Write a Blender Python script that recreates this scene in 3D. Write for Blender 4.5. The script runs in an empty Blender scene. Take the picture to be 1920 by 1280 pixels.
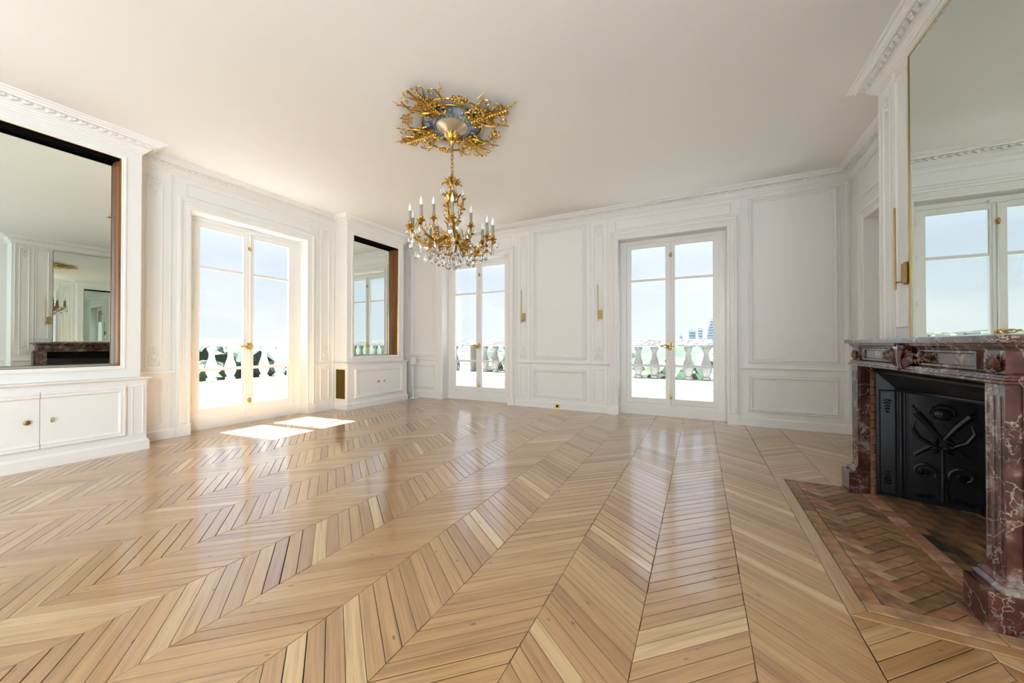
import bpy, bmesh, math, random
from mathutils import Vector, Matrix
random.seed(7)
S = bpy.context.scene
C = S.collection
PI = math.pi
# ------------------------------------------------------------------ camera, sky, sun, exposure
cam = bpy.data.objects.new('camera', bpy.data.cameras.new('camera'))
C.objects.link(cam)
cam.data.sensor_width = 36.0
cam.data.lens = 36.0 * 681.3 / 1920
cam.data.clip_start = 0.05
cam.data.clip_end = 9000
yaw, pitch = -0.47624, 0.0075
fwd = Vector((math.sin(yaw) * math.cos(pitch), math.cos(yaw) * math.cos(pitch), math.sin(pitch)))
cam.location = (0, 0, 1.2)
cam.rotation_euler = fwd.to_track_quat('-Z', 'Y').to_euler()
S.camera = cam
S.view_settings.view_transform = 'Standard'
S.view_settings.look = 'None'
S.view_settings.gamma = 1
S.view_settings.exposure = 0.44
S.view_settings.use_curve_mapping = False
S.cycles.max_bounces = 10
S.cycles.diffuse_bounces = 7
S.cycles.glossy_bounces = 6
S.cycles.transmission_bounces = 8
S.cycles.transparent_max_bounces = 16
S.cycles.caustics_reflective = False
S.cycles.caustics_refractive = False
S.cycles.sample_clamp_indirect = 8

SUN_E = 75.0
sun = bpy.data.objects.new('sun', bpy.data.lights.new('sun', 'SUN'))
C.objects.link(sun)
sun.data.energy = SUN_E
sun.data.angle = 0.009
sun.data.color = (0.90, 0.97, 1.06)
sun.location = (-40, -4, 70)
sun.rotation_euler = Vector((1, 0.11, -1.85)).to_track_quat('-Z', 'Y').to_euler()

al = bpy.data.objects.new('rear_lamp', bpy.data.lights.new('rear_lamp', 'AREA'))   # added soft fill light, unseen, by the right wall behind the camera
C.objects.link(al)
al.data.shape = 'RECTANGLE'; al.data.size = 3.2; al.data.size_y = 2.6
al.data.energy = 340
al.data.color = (.88, .96, 1.0)
al.location = (1.70, -2.9, 1.9)
al.rotation_euler = Vector((-1, 0.12, 0.10)).to_track_quat('-Z', 'Z').to_euler()

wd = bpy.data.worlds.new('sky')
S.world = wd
wd.use_nodes = True
nt = wd.node_tree
nt.nodes.clear()
def N(t, typ, **kw):
    n = t.nodes.new(typ)
    for k, v in kw.items():
        if k in n.inputs.keys() if isinstance(k, str) else False:
            n.inputs[k].default_value = v
        else:
            setattr(n, k, v)
    return n
def L(t, a, b): t.links.new(a, b)
def ramp(t, stops, fac=None):
    n = t.nodes.new('ShaderNodeValToRGB')
    e = n.color_ramp.elements
    while len(e) < len(stops): e.new(0.5)
    for q, (p, c) in zip(e, stops):
        q.position = p
        q.color = (*c, 1) if len(c) == 3 else c
    if fac is not None: L(t, fac, n.inputs[0])
    return n
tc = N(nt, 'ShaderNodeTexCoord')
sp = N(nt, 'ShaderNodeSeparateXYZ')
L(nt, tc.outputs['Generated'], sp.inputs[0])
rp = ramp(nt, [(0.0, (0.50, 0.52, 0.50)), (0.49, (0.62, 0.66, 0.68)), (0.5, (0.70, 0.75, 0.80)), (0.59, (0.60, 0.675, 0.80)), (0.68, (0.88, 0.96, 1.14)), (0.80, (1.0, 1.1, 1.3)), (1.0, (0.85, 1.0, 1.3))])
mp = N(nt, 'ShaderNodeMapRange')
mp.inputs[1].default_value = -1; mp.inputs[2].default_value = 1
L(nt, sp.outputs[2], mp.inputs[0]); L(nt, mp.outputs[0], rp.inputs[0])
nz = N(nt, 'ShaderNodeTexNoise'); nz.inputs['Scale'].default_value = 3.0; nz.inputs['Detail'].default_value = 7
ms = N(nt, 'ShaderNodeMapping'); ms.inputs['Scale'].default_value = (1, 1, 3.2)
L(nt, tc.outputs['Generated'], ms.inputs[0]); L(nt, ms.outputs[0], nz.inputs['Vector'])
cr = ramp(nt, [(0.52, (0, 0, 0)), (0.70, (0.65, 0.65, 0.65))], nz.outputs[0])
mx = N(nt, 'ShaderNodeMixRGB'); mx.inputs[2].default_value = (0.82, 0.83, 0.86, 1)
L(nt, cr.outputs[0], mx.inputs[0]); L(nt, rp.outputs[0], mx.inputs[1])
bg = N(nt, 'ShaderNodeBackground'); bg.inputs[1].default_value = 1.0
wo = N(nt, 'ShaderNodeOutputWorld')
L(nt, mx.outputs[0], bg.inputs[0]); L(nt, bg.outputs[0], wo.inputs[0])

# ------------------------------------------------------------------ materials
def mat(name, col, rough=0.5, metal=0.0, spec=0.5, coat=0.0, crough=.08, cior=1.5, build=None, bump=None):
    m = bpy.data.materials.new(name)
    m.use_nodes = True
    t = m.node_tree
    b = t.nodes['Principled BSDF']
    b.inputs['Base Color'].default_value = (*col, 1)
    b.inputs['Roughness'].default_value = rough
    b.inputs['Metallic'].default_value = metal
    b.inputs['Specular IOR Level'].default_value = spec
    b.inputs['Coat Weight'].default_value = coat
    b.inputs['Coat Roughness'].default_value = crough
    b.inputs['Coat IOR'].default_value = cior
    if build: build(t, b)
    if bump:
        sc, st, dist = bump
        tcn = N(t, 'ShaderNodeTexCoord'); nn = N(t, 'ShaderNodeTexNoise')
        nn.inputs['Scale'].default_value = sc; nn.inputs['Detail'].default_value = 4
        L(t, tcn.outputs['Object'], nn.inputs['Vector'])
        bn = N(t, 'ShaderNodeBump'); bn.inputs['Strength'].default_value = st; bn.inputs['Distance'].default_value = dist
        L(t, nn.outputs[0], bn.inputs['Height']); L(t, bn.outputs[0], b.inputs['Normal'])
    return m
def mottled(c1, c2, scale, detail=5, lo=.35, hi=.65, coord='Object'):
    def f(t, b):
        tcn = N(t, 'ShaderNodeTexCoord'); nn = N(t, 'ShaderNodeTexNoise')
        nn.inputs['Scale'].default_value = scale; nn.inputs['Detail'].default_value = detail
        L(t, tcn.outputs[coord], nn.inputs['Vector'])
        r = ramp(t, [(lo, c1), (hi, c2)], nn.outputs[0])
        L(t, r.outputs[0], b.inputs['Base Color'])
    return f
def piece_colour(stops, scale=22, amt=.35):
    def f(t, b):
        at = N(t, 'ShaderNodeAttribute'); at.attribute_name = 'rnd'
        r = ramp(t, stops, at.outputs['Fac'])
        tcn = N(t, 'ShaderNodeTexCoord'); nn = N(t, 'ShaderNodeTexNoise')
        nn.inputs['Scale'].default_value = scale; nn.inputs['Detail'].default_value = 8
        L(t, tcn.outputs['Object'], nn.inputs['Vector'])
        r2 = ramp(t, [(.3, (1 - amt,) * 3), (.65, (1 + amt * .5,) * 3)], nn.outputs[0])
        mu = N(t, 'ShaderNodeMixRGB'); mu.blend_type = 'MULTIPLY'; mu.inputs[0].default_value = 1
        L(t, r.outputs[0], mu.inputs[1]); L(t, r2.outputs[0], mu.inputs[2]); L(t, mu.outputs[0], b.inputs['Base Color'])
        bn = N(t, 'ShaderNodeBump'); bn.inputs['Strength'].default_value = .35; bn.inputs['Distance'].default_value = .004
        L(t, nn.outputs[0], bn.inputs['Height']); L(t, bn.outputs[0], b.inputs['Normal'])
    return f
def oak(t, b):
    uv = N(t, 'ShaderNodeUVMap'); uv.uv_map = 'UVMap'
    at = N(t, 'ShaderNodeAttribute'); at.attribute_name = 'rnd'
    mpn = N(t, 'ShaderNodeMapping'); mpn.inputs['Scale'].default_value = (2.2, 46, 1)
    L(t, uv.outputs[0], mpn.inputs[0])
    n1 = N(t, 'ShaderNodeTexNoise'); n1.inputs['Scale'].default_value = 1.0; n1.inputs['Detail'].default_value = 6; n1.inputs['Distortion'].default_value = .6
    L(t, mpn.outputs[0], n1.inputs['Vector'])
    m2 = N(t, 'ShaderNodeMapping'); m2.inputs['Scale'].default_value = (3, 170, 1)
    L(t, uv.outputs[0], m2.inputs[0])
    n2 = N(t, 'ShaderNodeTexNoise'); n2.inputs['Scale'].default_value = 1.0; n2.inputs['Detail'].default_value = 2
    L(t, m2.outputs[0], n2.inputs['Vector'])
    base = ramp(t, [(0.0, (.31, .155, .060)), (0.25, (.375, .205, .083)), (.6, (.425, .242, .102)), (.9, (.475, .29, .130)), (1.0, (.55, .37, .19))], at.outputs['Fac'])
    g1 = ramp(t, [(.30, (.74, .71, .66)), (.52, (1.0, 1.0, .98)), (.75, (1.10, 1.10, 1.09))], n1.outputs[0])
    g2 = ramp(t, [(.36, (.80, .78, .74)), (.5, (1, 1, 1))], n2.outputs[0])
    a = N(t, 'ShaderNodeMixRGB'); a.blend_type = 'MULTIPLY'; a.inputs[0].default_value = 1
    c = N(t, 'ShaderNodeMixRGB'); c.blend_type = 'MULTIPLY'; c.inputs[0].default_value = .7
    L(t, base.outputs[0], a.inputs[1]); L(t, g1.outputs[0], a.inputs[2])
    L(t, a.outputs[0], c.inputs[1]); L(t, g2.outputs[0], c.inputs[2])
    # occasional knots
    m3 = N(t, 'ShaderNodeMapping'); m3.inputs['Scale'].default_value = (5, 11, 1); L(t, uv.outputs[0], m3.inputs[0])
    vo = N(t, 'ShaderNodeTexVoronoi'); vo.inputs['Scale'].default_value = 1; L(t, m3.outputs[0], vo.inputs['Vector'])
    kr = ramp(t, [(.035, (.30, .2, .12)), (.09, (1, 1, 1))], vo.outputs['Distance'])
    k = N(t, 'ShaderNodeMixRGB'); k.blend_type = 'MULTIPLY'; k.inputs[0].default_value = .8
    L(t, c.outputs[0], k.inputs[1]); L(t, kr.outputs[0], k.inputs[2]); L(t, k.outputs[0], b.inputs['Base Color'])
    rr = N(t, 'ShaderNodeMapRange'); rr.inputs[3].default_value = .30; rr.inputs[4].default_value = .42
    L(t, n1.outputs[0], rr.inputs[0]); L(t, rr.outputs[0], b.inputs['Roughness'])
    bn = N(t, 'ShaderNodeBump'); bn.inputs['Strength'].default_value = .12; bn.inputs['Distance'].default_value = .002
    L(t, n2.outputs[0], bn.inputs['Height']); L(t, bn.outputs[0], b.inputs['Normal'])
def marble(t, b):
    tcn = N(t, 'ShaderNodeTexCoord')
    n0 = N(t, 'ShaderNodeTexNoise'); n0.inputs['Scale'].default_value = 5; n0.inputs['Detail'].default_value = 8
    ge = N(t, 'ShaderNodeNewGeometry')
    L(t, ge.outputs['Position'], n0.inputs['Vector'])
    add = N(t, 'ShaderNodeMixRGB'); add.blend_type = 'ADD'; add.inputs[0].default_value = .55
    L(t, ge.outputs['Position'], add.inputs[1]); L(t, n0.outputs['Color'], add.inputs[2])
    vo = N(t, 'ShaderNodeTexVoronoi'); vo.feature = 'DISTANCE_TO_EDGE'; vo.inputs['Scale'].default_value = 17
    L(t, add.outputs[0], vo.inputs['Vector'])
    v2 = N(t, 'ShaderNodeTexVoronoi'); v2.feature = 'DISTANCE_TO_EDGE'; v2.inputs['Scale'].default_value = 4.1
    L(t, add.outputs[0], v2.inputs['Vector'])
    n1 = N(t, 'ShaderNodeTexNoise'); n1.inputs['Scale'].default_value = 9; n1.inputs['Detail'].default_value = 10
    L(t, ge.outputs['Position'], n1.inputs['Vector'])
    body = ramp(t, [(.30, (.026, .009, .008)), (.43, (.052, .016, .013)), (.54, (.088, .027, .021)), (.60, (.12, .055, .044)), (.655, (.24, .20, .18)), (.70, (.14, .10, .09)), (.80, (.10, .09, .085))], n1.outputs[0])
    mask = ramp(t, [(.46, (0, 0, 0)), (.60, (1, 1, 1))], n0.outputs[0])
    ve = ramp(t, [(.0, (.8, .8, .8)), (.03, (.35, .35, .35)), (.08, (0, 0, 0))], vo.outputs['Distance'])
    v3 = ramp(t, [(.0, (.6, .6, .6)), (.008, (.4, .4, .4)), (.016, (0, 0, 0))], v2.outputs['Distance'])
    n5 = N(t, 'ShaderNodeTexNoise'); n5.inputs['Scale'].default_value = 38; n5.inputs['Detail'].default_value = 4
    L(t, ge.outputs['Position'], n5.inputs['Vector'])
    brk = ramp(t, [(.44, (0, 0, 0)), (.58, (1, 1, 1))], n5.outputs[0])
    m0 = N(t, 'ShaderNodeMixRGB'); m0.blend_type = 'MULTIPLY'; m0.inputs[0].default_value = 1
    L(t, mask.outputs[0], m0.inputs[1]); L(t, brk.outputs[0], m0.inputs[2])
    mm = N(t, 'ShaderNodeMixRGB'); mm.blend_type = 'MULTIPLY'; mm.inputs[0].default_value = 1
    L(t, ve.outputs[0], mm.inputs[1]); L(t, m0.outputs[0], mm.inputs[2])
    mxx = N(t, 'ShaderNodeMixRGB'); mxx.blend_type = 'LIGHTEN'; mxx.inputs[0].default_value = 1
    L(t, mm.outputs[0], mxx.inputs[1]); L(t, v3.outputs[0], mxx.inputs[2])
    o = N(t, 'ShaderNodeMixRGB'); o.inputs[2].default_value = (.50, .42, .34, 1)
    L(t, mxx.outputs[0], o.inputs[0]); L(t, body.outputs[0], o.inputs[1]); L(t, o.outputs[0], b.inputs['Base Color'])
def walnut(t, b):
    tcn = N(t, 'ShaderNodeTexCoord'); m1 = N(t, 'ShaderNodeMapping'); m1.inputs['Scale'].default_value = (26, 26, 1.1)
    L(t, tcn.outputs['Object'], m1.inputs[0])
    n1 = N(t, 'ShaderNodeTexNoise'); n1.inputs['Scale'].default_value = 1.2; n1.inputs['Detail'].default_value = 5
    L(t, m1.outputs[0], n1.inputs['Vector'])
    r = ramp(t, [(.3, (.15, .048, .013)), (.7, (.36, .135, .038))], n1.outputs[0]); L(t, r.outputs[0], b.inputs['Base Color'])
def glass_pane():
    m = bpy.data.materials.new('window_glass'); m.use_nodes = True; t = m.node_tree; t.nodes.clear()
    tr = N(t, 'ShaderNodeBsdfTransparent'); tr.inputs[0].default_value = (.97, .985, .985, 1)
    gl = N(t, 'ShaderNodeBsdfGlossy'); gl.inputs['Roughness'].default_value = 0.0
    fr = N(t, 'ShaderNodeFresnel'); fr.inputs[0].default_value = 1.5
    mi = N(t, 'ShaderNodeMixShader'); ou = N(t, 'ShaderNodeOutputMaterial')
    L(t, fr.outputs[0], mi.inputs[0]); L(t, tr.outputs[0], mi.inputs[1]); L(t, gl.outputs[0], mi.inputs[2]); L(t, mi.outputs[0], ou.inputs[0])
    return m
def mirror_mat():
    m = bpy.data.materials.new('mirror_silver'); m.use_nodes = True; t = m.node_tree; t.nodes.clear()
    gl = N(t, 'ShaderNodeBsdfGlossy'); gl.inputs['Roughness'].default_value = 0.0; gl.inputs[0].default_value = (.80, .86, .81, 1)
    ou = N(t, 'ShaderNodeOutputMaterial'); L(t, gl.outputs[0], ou.inputs[0])
    return m
def crystal_mat():
    m = bpy.data.materials.new('crystal'); m.use_nodes = True; t = m.node_tree; t.nodes.clear()
    g = N(t, 'ShaderNodeBsdfGlass'); g.inputs['IOR'].default_value = 1.6; g.inputs['Roughness'].default_value = 0
    ou = N(t, 'ShaderNodeOutputMaterial'); L(t, g.outputs[0], ou.inputs[0])
    return m
M = dict(
    wall=mat('wall_paint', (.80, .80, .785), .5),
    trim=mat('trim_paint', (.81, .81, .795), .38),
    ceil=mat('ceiling_paint', (.80, .79, .765), .8),
    cup=mat('cupboard_paint', (.80, .80, .79), .35),
    oak=mat('oak', (.5, .3, .15), .28, spec=.5, coat=1.0, crough=.13, cior=1.8, build=oak),
    gap=mat('floor_gap', (.03, .018, .01), .9),
    brass=mat('brass', (.62, .42, .14), .25, 1.0),
    dbrass=mat('brushed_brass', (.36, .25, .10), .32, 1.0), mesh_=mat('brass_mesh', (.20, .13, .03), .4, .8),
    gold=mat('gilt_bronze', (.88, .50, .10), .28, 1.0, build=mottled((.60, .36, .075), (.26, .13, .022), 34, 3, .42, .68)),
    glass=glass_pane(), mirror=mirror_mat(), crystal=crystal_mat(),
    white=mat('white_lacquer', (.82, .82, .80), .3),
    candle=mat('candle_sleeve', (.27, .26, .22), .5),
    bulb=mat('bulb_glass', (.95, .93, .88), .15),
    walnut=mat('walnut', (.25, .1, .03), .45, spec=.25, build=walnut),
    black=mat('black_void', (.003, .0025, .0025), .9, spec=.05),
    marble=mat('red_marble', (.2, .05, .04), .20, spec=.45, coat=.22, crough=.14, build=marble),
    iron=mat('cast_iron', (.012, .014, .019), .30, .2, bump=(60, .25, .002)),
    brick=mat('hearth_brick', (.3, .15, .07), .55, build=piece_colour([(0, (.15, .075, .035)), (.3, (.24, .125, .055)), (.6, (.28, .16, .075)), (.85, (.27, .105, .05)), (1, (.36, .23, .12))], 16, .5)),
    redbrick=mat('red_brick', (.4, .2, .12), .6, build=piece_colour([(0, (.28, .12, .07)), (.5, (.42, .20, .12)), (1, (.50, .30, .19))], 40, .3)),
    yellowbrick=mat('yellow_brick', (.5, .3, .13), .7, build=piece_colour([(0, (.66, .34, .14)), (1, (.80, .56, .27))], 60, .3)),
    mortar=mat('mortar', (.42, .37, .31), .9, bump=(80, .5, .004)),
    soot=mat('burnt_brick', (.2, .1, .05), .6, build=piece_colour([(0, (.10, .055, .03)), (.5, (.27, .14, .06)), (.8, (.02, .017, .016)), (1, (.30, .17, .08))], 9, .7)),
    stone=mat('balcony_stone', (.25, .24, .22), .85, build=mottled((.215, .205, .19), (.29, .275, .255), 2.2, 8), bump=(14, .5, .02)),
    paving=mat('terrace_paving', (.55, .53, .49), .85, build=mottled((.50, .48, .44), (.60, .57, .52), 2.2, 8)),
    reflector=mat('pale_reflector', (.66, .69, .72), .95),
    ground=mat('ground', (.10, .13, .06), 1, build=mottled((.014, .030, .010), (.035, .045, .020), .05, 6)),
    bark=mat('bark', (.10, .07, .045), .9),
    wood_far=mat('woodland_leaves', (.012, .023, .009), 1, build=mottled((.007, .014, .007), (.015, .028, .010), 1.2, 8)),
    rgrey=mat('painted_panel_grey', (.20, .24, .28), .35, build=mottled((.09, .12, .17), (.36, .42, .47), 7, 4, .40, .62)),
    cream=mat('canopy_cream', (.50, .40, .26), .3, .4),
    hill=mat('hill', (.12, .17, .25), 1),  # blue of the distance haze painted into the hill colour
    tower1=mat('tower_haze_blue', (.16, .215, .33), .5), tower2=mat('tower_band', (.26, .30, .37), .5), tower3=mat('tower_haze_pale', (.22, .265, .345), .5),  # pale blues with the distance haze painted in
)
leafm = [mat('foliage_%s' % n, c, .8, build=mottled(tuple(v * .55 for v in c), tuple(v * 1.5 for v in c), 2.6, 8, .35, .65)) for n, c in
         (('mid', (.018, .038, .011)), ('dark', (.010, .022, .013)), ('lime', (.024, .038, .008)), ('blue', (.010, .024, .019)))]

# ------------------------------------------------------------------ object helpers
WORG = {}
def tag(o, label=None, cat=None, group=None, kind=None):
    if label: o['label'] = label
    if cat: o['category'] = cat
    if group: o['group'] = group
    if kind: o['kind'] = kind
    return o
def empty(name, loc, **k):
    o = bpy.data.objects.new(name, None); C.objects.link(o); o.location = loc
    o.empty_display_size = .1
    WORG[o.name] = Vector(loc)
    return tag(o, **k)
def fin(name, bm, m, parent=None, T=None, smooth=False, rnd=None, **k):
    """bm is in world coordinates (after T); becomes ONE object with its origin at the foot of its own box"""
    if T is not None: bmesh.ops.transform(bm, matrix=T, verts=bm.verts)
    bmesh.ops.recalc_face_normals(bm, faces=bm.faces)
    if not bm.verts: bm.free(); return None
    xs = [v.co for v in bm.verts]
    lo = Vector([min(c[i] for c in xs) for i in range(3)]); hi = Vector([max(c[i] for c in xs) for i in range(3)])
    org = Vector(((lo.x + hi.x) / 2, (lo.y + hi.y) / 2, lo.z))
    for v in bm.verts: v.co -= org
    if smooth:
        for f in bm.faces: f.smooth = True
    me = bpy.data.meshes.new(name); bm.to_mesh(me); bm.free()
    if rnd is not None:
        a = me.attributes.new('rnd', 'FLOAT', 'FACE')
        a.data.foreach_set('value', [rnd] * len(me.polygons))
    if smooth == 'auto':
        me.set_sharp_from_angle(angle=.6)
    me.materials.append(m)
    o = bpy.data.objects.new(name, me); C.objects.link(o)
    WORG[o.name] = org
    if parent is not None:
        o.parent = parent; o.location = org - WORG[parent.name]
    else: o.location = org
    return tag(o, **k)
def put(name, me, org, parent=None, rot=None, scale=None, **k):
    """link shared mesh data at a world place"""
    o = bpy.data.objects.new(name, me); C.objects.link(o)
    org = Vector(org); WORG[o.name] = org
    if parent is not None:
        o.parent = parent; o.location = org - WORG[parent.name]
    else: o.location = org
    if rot: o.rotation_euler = rot
    if scale: o.scale = scale
    return tag(o, **k)
def B(): return bmesh.new()
def mesh(name, bm, m, smooth=False, rnd=None):
    bmesh.ops.recalc_face_normals(bm, faces=bm.faces)
    if smooth:
        for f in bm.faces: f.smooth = True
    me = bpy.data.meshes.new(name); bm.to_mesh(me); bm.free(); me.materials.append(m)
    if smooth == 'auto': me.set_sharp_from_angle(angle=.6)
    return me
def box(bm, x0, x1, y0, y1, z0, z1):
    v = [bm.verts.new((x, y, z)) for x in (x0, x1) for y in (y0, y1) for z in (z0, z1)]
    for f in ((0, 1, 3, 2), (4, 6, 7, 5), (0, 4, 5, 1), (2, 3, 7, 6), (0, 2, 6, 4), (1, 5, 7, 3)): bm.faces.new([v[i] for i in f])
    return v
def bbox_(*a, bev=0.0):
    bm = B(); box(bm, *a)
    if bev: bmesh.ops.bevel(bm, geom=list(bm.edges), offset=bev, segments=2, affect='EDGES')
    return bm
def tube(bm, pts, rad, n=6, cap=True):
    pts = [Vector(p) for p in pts]
    if not hasattr(rad, '__len__'): rad = [rad] * len(pts)
    rings = []
    t0 = (pts[1] - pts[0]).normalized()
    up = Vector((0, 0, 1)) if abs(t0.z) < .9 else Vector((1, 0, 0))
    a = t0.cross(up).normalized()
    for i, p in enumerate(pts):
        t = (pts[min(i + 1, len(pts) - 1)] - pts[max(i - 1, 0)]).normalized()
        a = (a - t * a.dot(t))
        a = a.normalized() if a.length > 1e-6 else t.orthogonal().normalized()
        b = t.cross(a)
        rings.append([bm.verts.new(p + (a * math.cos(2 * PI * k / n) + b * math.sin(2 * PI * k / n)) * rad[i]) for k in range(n)])
    for r, s in zip(rings, rings[1:]):
        for k in range(n): bm.faces.new((r[k], r[(k + 1) % n], s[(k + 1) % n], s[k]))
    if cap: bm.faces.new(rings[0][::-1]); bm.faces.new(rings[-1])
def lathe(bm, prof, c=(0, 0, 0), n=16, flute=0.0, T=None):
    c = Vector(c); rings = []
    for r, z in prof:
        ring = []
        for k in range(n):
            rr = r * (1 + (flute if k % 2 else -flute))
            p = Vector((rr * math.cos(2 * PI * k / n), rr * math.sin(2 * PI * k / n), z))
            if T: p = T @ p
            ring.append(bm.verts.new(p + c))
        rings.append(ring)
    for r, s in zip(rings, rings[1:]):
        for k in range(n): bm.faces.new((r[k], r[(k + 1) % n], s[(k + 1) % n], s[k]))
    bm.faces.new(rings[0][::-1]); bm.faces.new(rings[-1])
def ball(bm, c, r, seg=8, sc=(1, 1, 1)):
    bmesh.ops.create_uvsphere(bm, u_segments=seg, v_segments=max(4, seg // 2 + 1), radius=1, matrix=Matrix.Translation(c) @ Matrix.Diagonal((r * sc[0], r * sc[1], r * sc[2], 1)))
def stack(bm, x0, x1, ya, yb, prof):
    """rectangular rings (offset, z) round three sides of a block whose back is at x1"""
    R_ = [[bm.verts.new(p) for p in ((x0 - o, ya - o, z), (x1, ya - o, z), (x1, yb + o, z), (x0 - o, yb + o, z))] for o, z in prof]
    for r, s in zip(R_, R_[1:]):
        for k in range(4): bm.faces.new((r[k], r[(k + 1) % 4], s[(k + 1) % 4], s[k]))
    bm.faces.new(R_[0][::-1]); bm.faces.new(R_[-1])
def leaf(bm, p, d, nrm, ln, wd_, th=None, curl=0.25):
    """a small curled leaf from p along d, standing proud along nrm"""
    p = Vector(p); d = Vector(d).normalized(); nrm = Vector(nrm).normalized()
    s = d.cross(nrm).normalized(); th = th or wd_ * .35
    def q(t, k, h): return bm.verts.new(p + d * ln * t + s * k * wd_ * .5 + nrm * h)
    a = q(0, 0, 0); t = q(1, 0, th * .3 + curl * ln * .35)
    m1, m2, mt = q(.45, 1, th * .2), q(.45, -1, th * .2), q(.45, 0, th * 1.2)
    n1, n2 = q(.75, .75, th * .2 + curl * ln * .15), q(.75, -.75, th * .2 + curl * ln * .15)
    u = q(.45, 0, -th * .3)
    for f in ((a, m1, mt), (a, mt, m2), (mt, m1, n1), (mt, n2, m2), (mt, n1, t), (mt, t, n2), (a, u, m1), (a, m2, u), (u, t, n1), (u, n1, m1), (u, n2, t), (u, m2, n2)):
        bm.faces.new(f)
def spiral(c, ax, ay, r0, r1, a0, a1, n=14, lift=None):
    """points in the plane (ax, ay) about c, radius r0 -> r1, angle a0 -> a1"""
    c, ax, ay = Vector(c), Vector(ax), Vector(ay)
    out = []
    for i in range(n + 1):
        t = i / n; r = r0 + (r1 - r0) * t; a = a0 + (a1 - a0) * t
        p = c + ax * r * math.cos(a) + ay * r * math.sin(a)
        if lift: p += Vector(lift) * math.sin(t * PI)
        out.append(p)
    return out
def run(bm, path, prof, closed=False, T=None, cap=True):
    """profile [(offset to the RIGHT of travel, height)] mitred along a 2-D path"""
    n = len(path); P = [Vector(p) for p in path]; rings = []
    for i in range(n):
        if closed: a, b = P[i - 1], P[(i + 1) % n]
        else: a, b = P[max(i - 1, 0)], P[min(i + 1, n - 1)]
        d1 = (P[i] - a).normalized() if (P[i] - a).length > 0 else (b - P[i]).normalized()
        d2 = (b - P[i]).normalized() if (b - P[i]).length > 0 else d1
        n1 = Vector((d1.y, -d1.x)); n2 = Vector((d2.y, -d2.x)); m = n1 + n2
        m = m / max(m.dot(n1), .2)
        rings.append([bm.verts.new((P[i].x + m.x * o, P[i].y + m.y * o, z)) for o, z in prof])
    k = len(prof)
    for i in range(n if closed else n - 1):
        r, s = rings[i], rings[(i + 1) % n]
        for j in range(k - 1): bm.faces.new((r[j], r[j + 1], s[j + 1], s[j]))
    if cap and not closed:
        bm.faces.new(rings[0]); bm.faces.new(rings[-1][::-1])
def frame(bm, u0, u1, z0, z1, prof, fill=False):
    """concentric rectangle rings in local wall space (u, w, z): profile [(inset, w)]"""
    rings = []
    for d, w in prof:
        rings.append([bm.verts.new(p) for p in ((u0 + d, w, z0 + d), (u1 - d, w, z0 + d), (u1 - d, w, z1 - d), (u0 + d, w, z1 - d))])
    for r, s in zip(rings, rings[1:]):
        for k in range(4): bm.faces.new((r[k], r[(k + 1) % 4], s[(k + 1) % 4], s[k]))
    if fill: bm.faces.new(rings[-1])
def clip(poly, a, b, c):
    """keep a*x+b*y<=c"""
    out = []
    for i, p in enumerate(poly):
        q = poly[(i + 1) % len(poly)]
        dp, dq = a * p[0] + b * p[1] - c, a * q[0] + b * q[1] - c
        if dp <= 0: out.append(p)
        if dp * dq < 0:
            t = dp / (dp - dq); out.append((p[0] + (q[0] - p[0]) * t, p[1] + (q[1] - p[1]) * t))
    return out
def rect_clip(poly, x0, x1, y0, y1):
    for a, b, c in ((-1, 0, -x0), (1, 0, x1), (0, -1, -y0), (0, 1, y1)):
        poly = clip(poly, a, b, c)
        if len(poly) < 3: return []
    return poly
def area(p): return abs(sum(p[i][0] * p[(i + 1) % len(p)][1] - p[(i + 1) % len(p)][0] * p[i][1] for i in range(len(p)))) / 2
def inset(p, d):
    """shrink a convex polygon"""
    s = sum(p[i][0] * p[(i + 1) % len(p)][1] - p[(i + 1) % len(p)][0] * p[i][1] for i in range(len(p)))
    if s < 0: p = p[::-1]
    out = p
    for i, a in enumerate(p):
        b = p[(i + 1) % len(p)]; dx, dy = b[0] - a[0], b[1] - a[1]; l = math.hypot(dx, dy)
        if l < 1e-6: continue
        nx, ny = dy / l, -dx / l
        out = clip(out, nx, ny, nx * a[0] + ny * a[1] - d)
        if len(out) < 3: return []
    return out
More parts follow.
